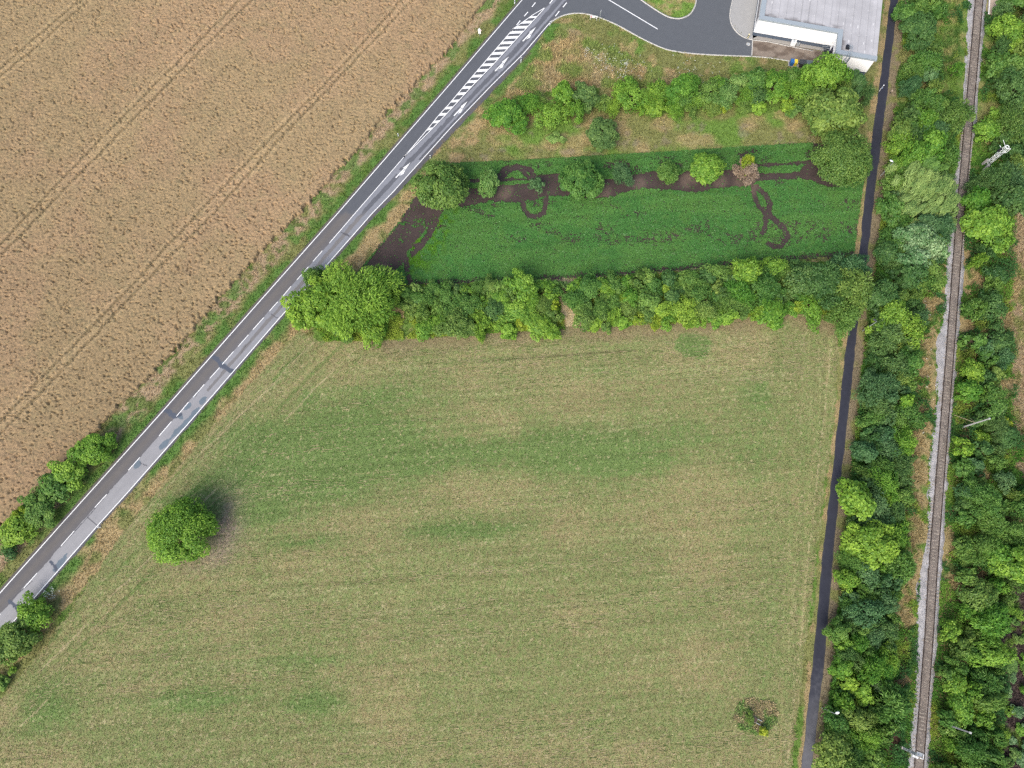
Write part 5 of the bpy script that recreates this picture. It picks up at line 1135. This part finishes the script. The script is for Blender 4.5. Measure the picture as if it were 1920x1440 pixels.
rimd = pldist(px, py, [(775, 535), (938, 527), (1033, 523), (1120, 520), (1237, 510), (1368, 498), (1470, 489), (1600, 478)]); thin = thin * (.12 + .88 * sstep(3, 13, rimd + 6 * (fbm(x * .6, y * .6, 167) - .5)))
keep &= rs.rand(len(x)) < thin; x, y, px, py = x[keep], y[keep], px[keep], py[keep]
nA = fbm(x * .12, y * .25, 168); nB = fbm(x * .9, y * .9, 169)
c = mixc(np.ones((len(x), 3)) * np.array((.082, .225, .056)), np.array((.104, .248, .060)), sstep(.4, .62, nA)); c = mixc(c, np.array((.115, .240, .056)), sstep(.52, .7, nB) * .5)
c = mixc(c, np.array((.10, .25, .022)), (1 - sstep(14, 46, pldist(px, py, [(826, 395), (806, 447), (780, 480)]))) * sstep(.4, .6, nB) * .9)
rowmod = .84 + .32 * fbm(x * .10, (y - x * .09) * 1.3, 170, 3); c = c * rowmod[:, None]
flk = rs.rand(len(x)) < .035; c[flk] = np.array((.20, .34, .15))
leaves('crop_plants', x, y, np.full(len(x), .16) + .12 * (py < 330), c, .115, rs, 'low green seedling crop covering the plot between the hedges', 'crop', 2, .80, .08, .16)
# mown meadow: stubble and fresh tufts
x, y, rs = visible_pts(620000, 25, MEADOW); px, py = PX(x, y); k = (py < 1480) & (px > -40); x, y = x[k], y[k]; c = meadow_color(x, y) * 1.12
tw = rs.rand(len(x)); c = mixc(c, cStraw * 1.0, (tw > .95) * .6); c = mixc(c, np.array((.11, .20, .035)), (tw < .10) * .7)
blades('meadow_grass', x, y, c, np.full(len(x), .10), .15, 1, rs, 'short mown grass with straw over the big meadow', 'grass', 1.3)
x, y, rs = visible_pts(2600, 27, [(1370, 1300), (1465, 1300), (1465, 1385), (1370, 1385)]); px, py = PX(x, y); q = ((px - 1418) / 44) ** 2 + ((py - 1342) / 38) ** 2 + .9 * (fbm(x * .6, y * .6, 181) - .5); k = (q < .8) & (np.hypot(px - 1416, py - 1349) > 9); x, y = x[k], y[k]
blades('rough_grass', x, y, mixc(np.ones((len(x), 3)) * np.array((.40, .34, .19)), np.array((.20, .33, .095)), sstep(.45, .6, fbm(x * .7, y * .7, 182))), np.full(len(x), .28), .24, 2, rs, 'tall rough grass around the brown well cover', 'grass', .8)
# loose straw and darker stubble lines, lying along the mowing direction
x, y, rs = visible_pts(36000, 26, MEADOW); px, py = PX(x, y); k = (py < 1480) & (px > -40); x, y, px, py = x[k], y[k], px[k], py[k]
dr = (px - xat(RIGHT, py)) * .72; kk = 1 - sstep(60, 190, dr + (fbm(x * .3, y * .3, 3) - .5) * 60); az = np.where(rs.rand(len(x)) < kk, .85, .07) + rs.normal(0, .10, len(x))
row = np.where(az > .45, vn((-x * .75 + y * .66) * .42, x * 0, 171), vn((-x * .07 + y) * .5, x * .02, 172)) + .25 * fbm(x * .2, y * .2, 173)
k = rs.rand(len(x)) < sstep(.55, .98, row); x, y, az = x[k], y[k], az[k]; N = len(x); ln = (.25 + 1.3 * rs.rand(N) ** 2.2); ww = .04 + .04 * rs.rand(N); ca, sa = np.cos(az), np.sin(az); zz = .05 + .06 * rs.rand(N)
V = np.stack([np.stack([x + a * ln * ca - b * ww * sa, y + a * ln * sa + b * ww * ca, zz + a * .03], 1) for a, b in ((-.5, -.5), (.5, -.5), (.5, .5), (-.5, .5))], 1).reshape(-1, 3)
cc_ = np.where((rs.rand(N) < .72)[:, None], cStraw * (.75 + .4 * rs.rand(N))[:, None], cMg * .75)
link('mown_straw', np_mesh('mown_straw', V, np.arange(len(V)).reshape(-1, 4), M_tuft, np.repeat(cc_, 4, 0)), label='loose straw stalks lying in rows on the mown meadow', cat='straw', kind='stuff')
# wild flowers
fx, fy = [], []; rs = np.random.RandomState(31)
for cx, cy, s_, n_ in ((1103, 95, 6, 16), (1128, 112, 10, 22), (1140, 122, 10, 20), (1174, 118, 5, 20), (1170, 132, 8, 26), (1155, 108, 16, 14), (1290, 134, 16, 26), (1340, 138, 14, 10), (92, 1113, 6, 26), (1208, 128, 14, 12)):
    fx += list(rs.normal(cx, s_, n_)); fy += list(rs.normal(cy, s_ * .8, n_))
for t in np.linspace(0, 1, 26): fx.append(np.interp(t, [0, 1], [1735, 1745]) + rs.normal(0, 5)); fy.append(480 + t * 480 + rs.normal(0, 4))
x, y = G(np.array(fx), np.array(fy), .6)
leaves('white_flowers', x, y, np.full(len(x), .62), np.ones((len(x), 3)) * np.array((.72, .74, .66)), .10, rs, 'small white wild flower heads on the dry bank and verges', 'flowers', 2, .9, .1)
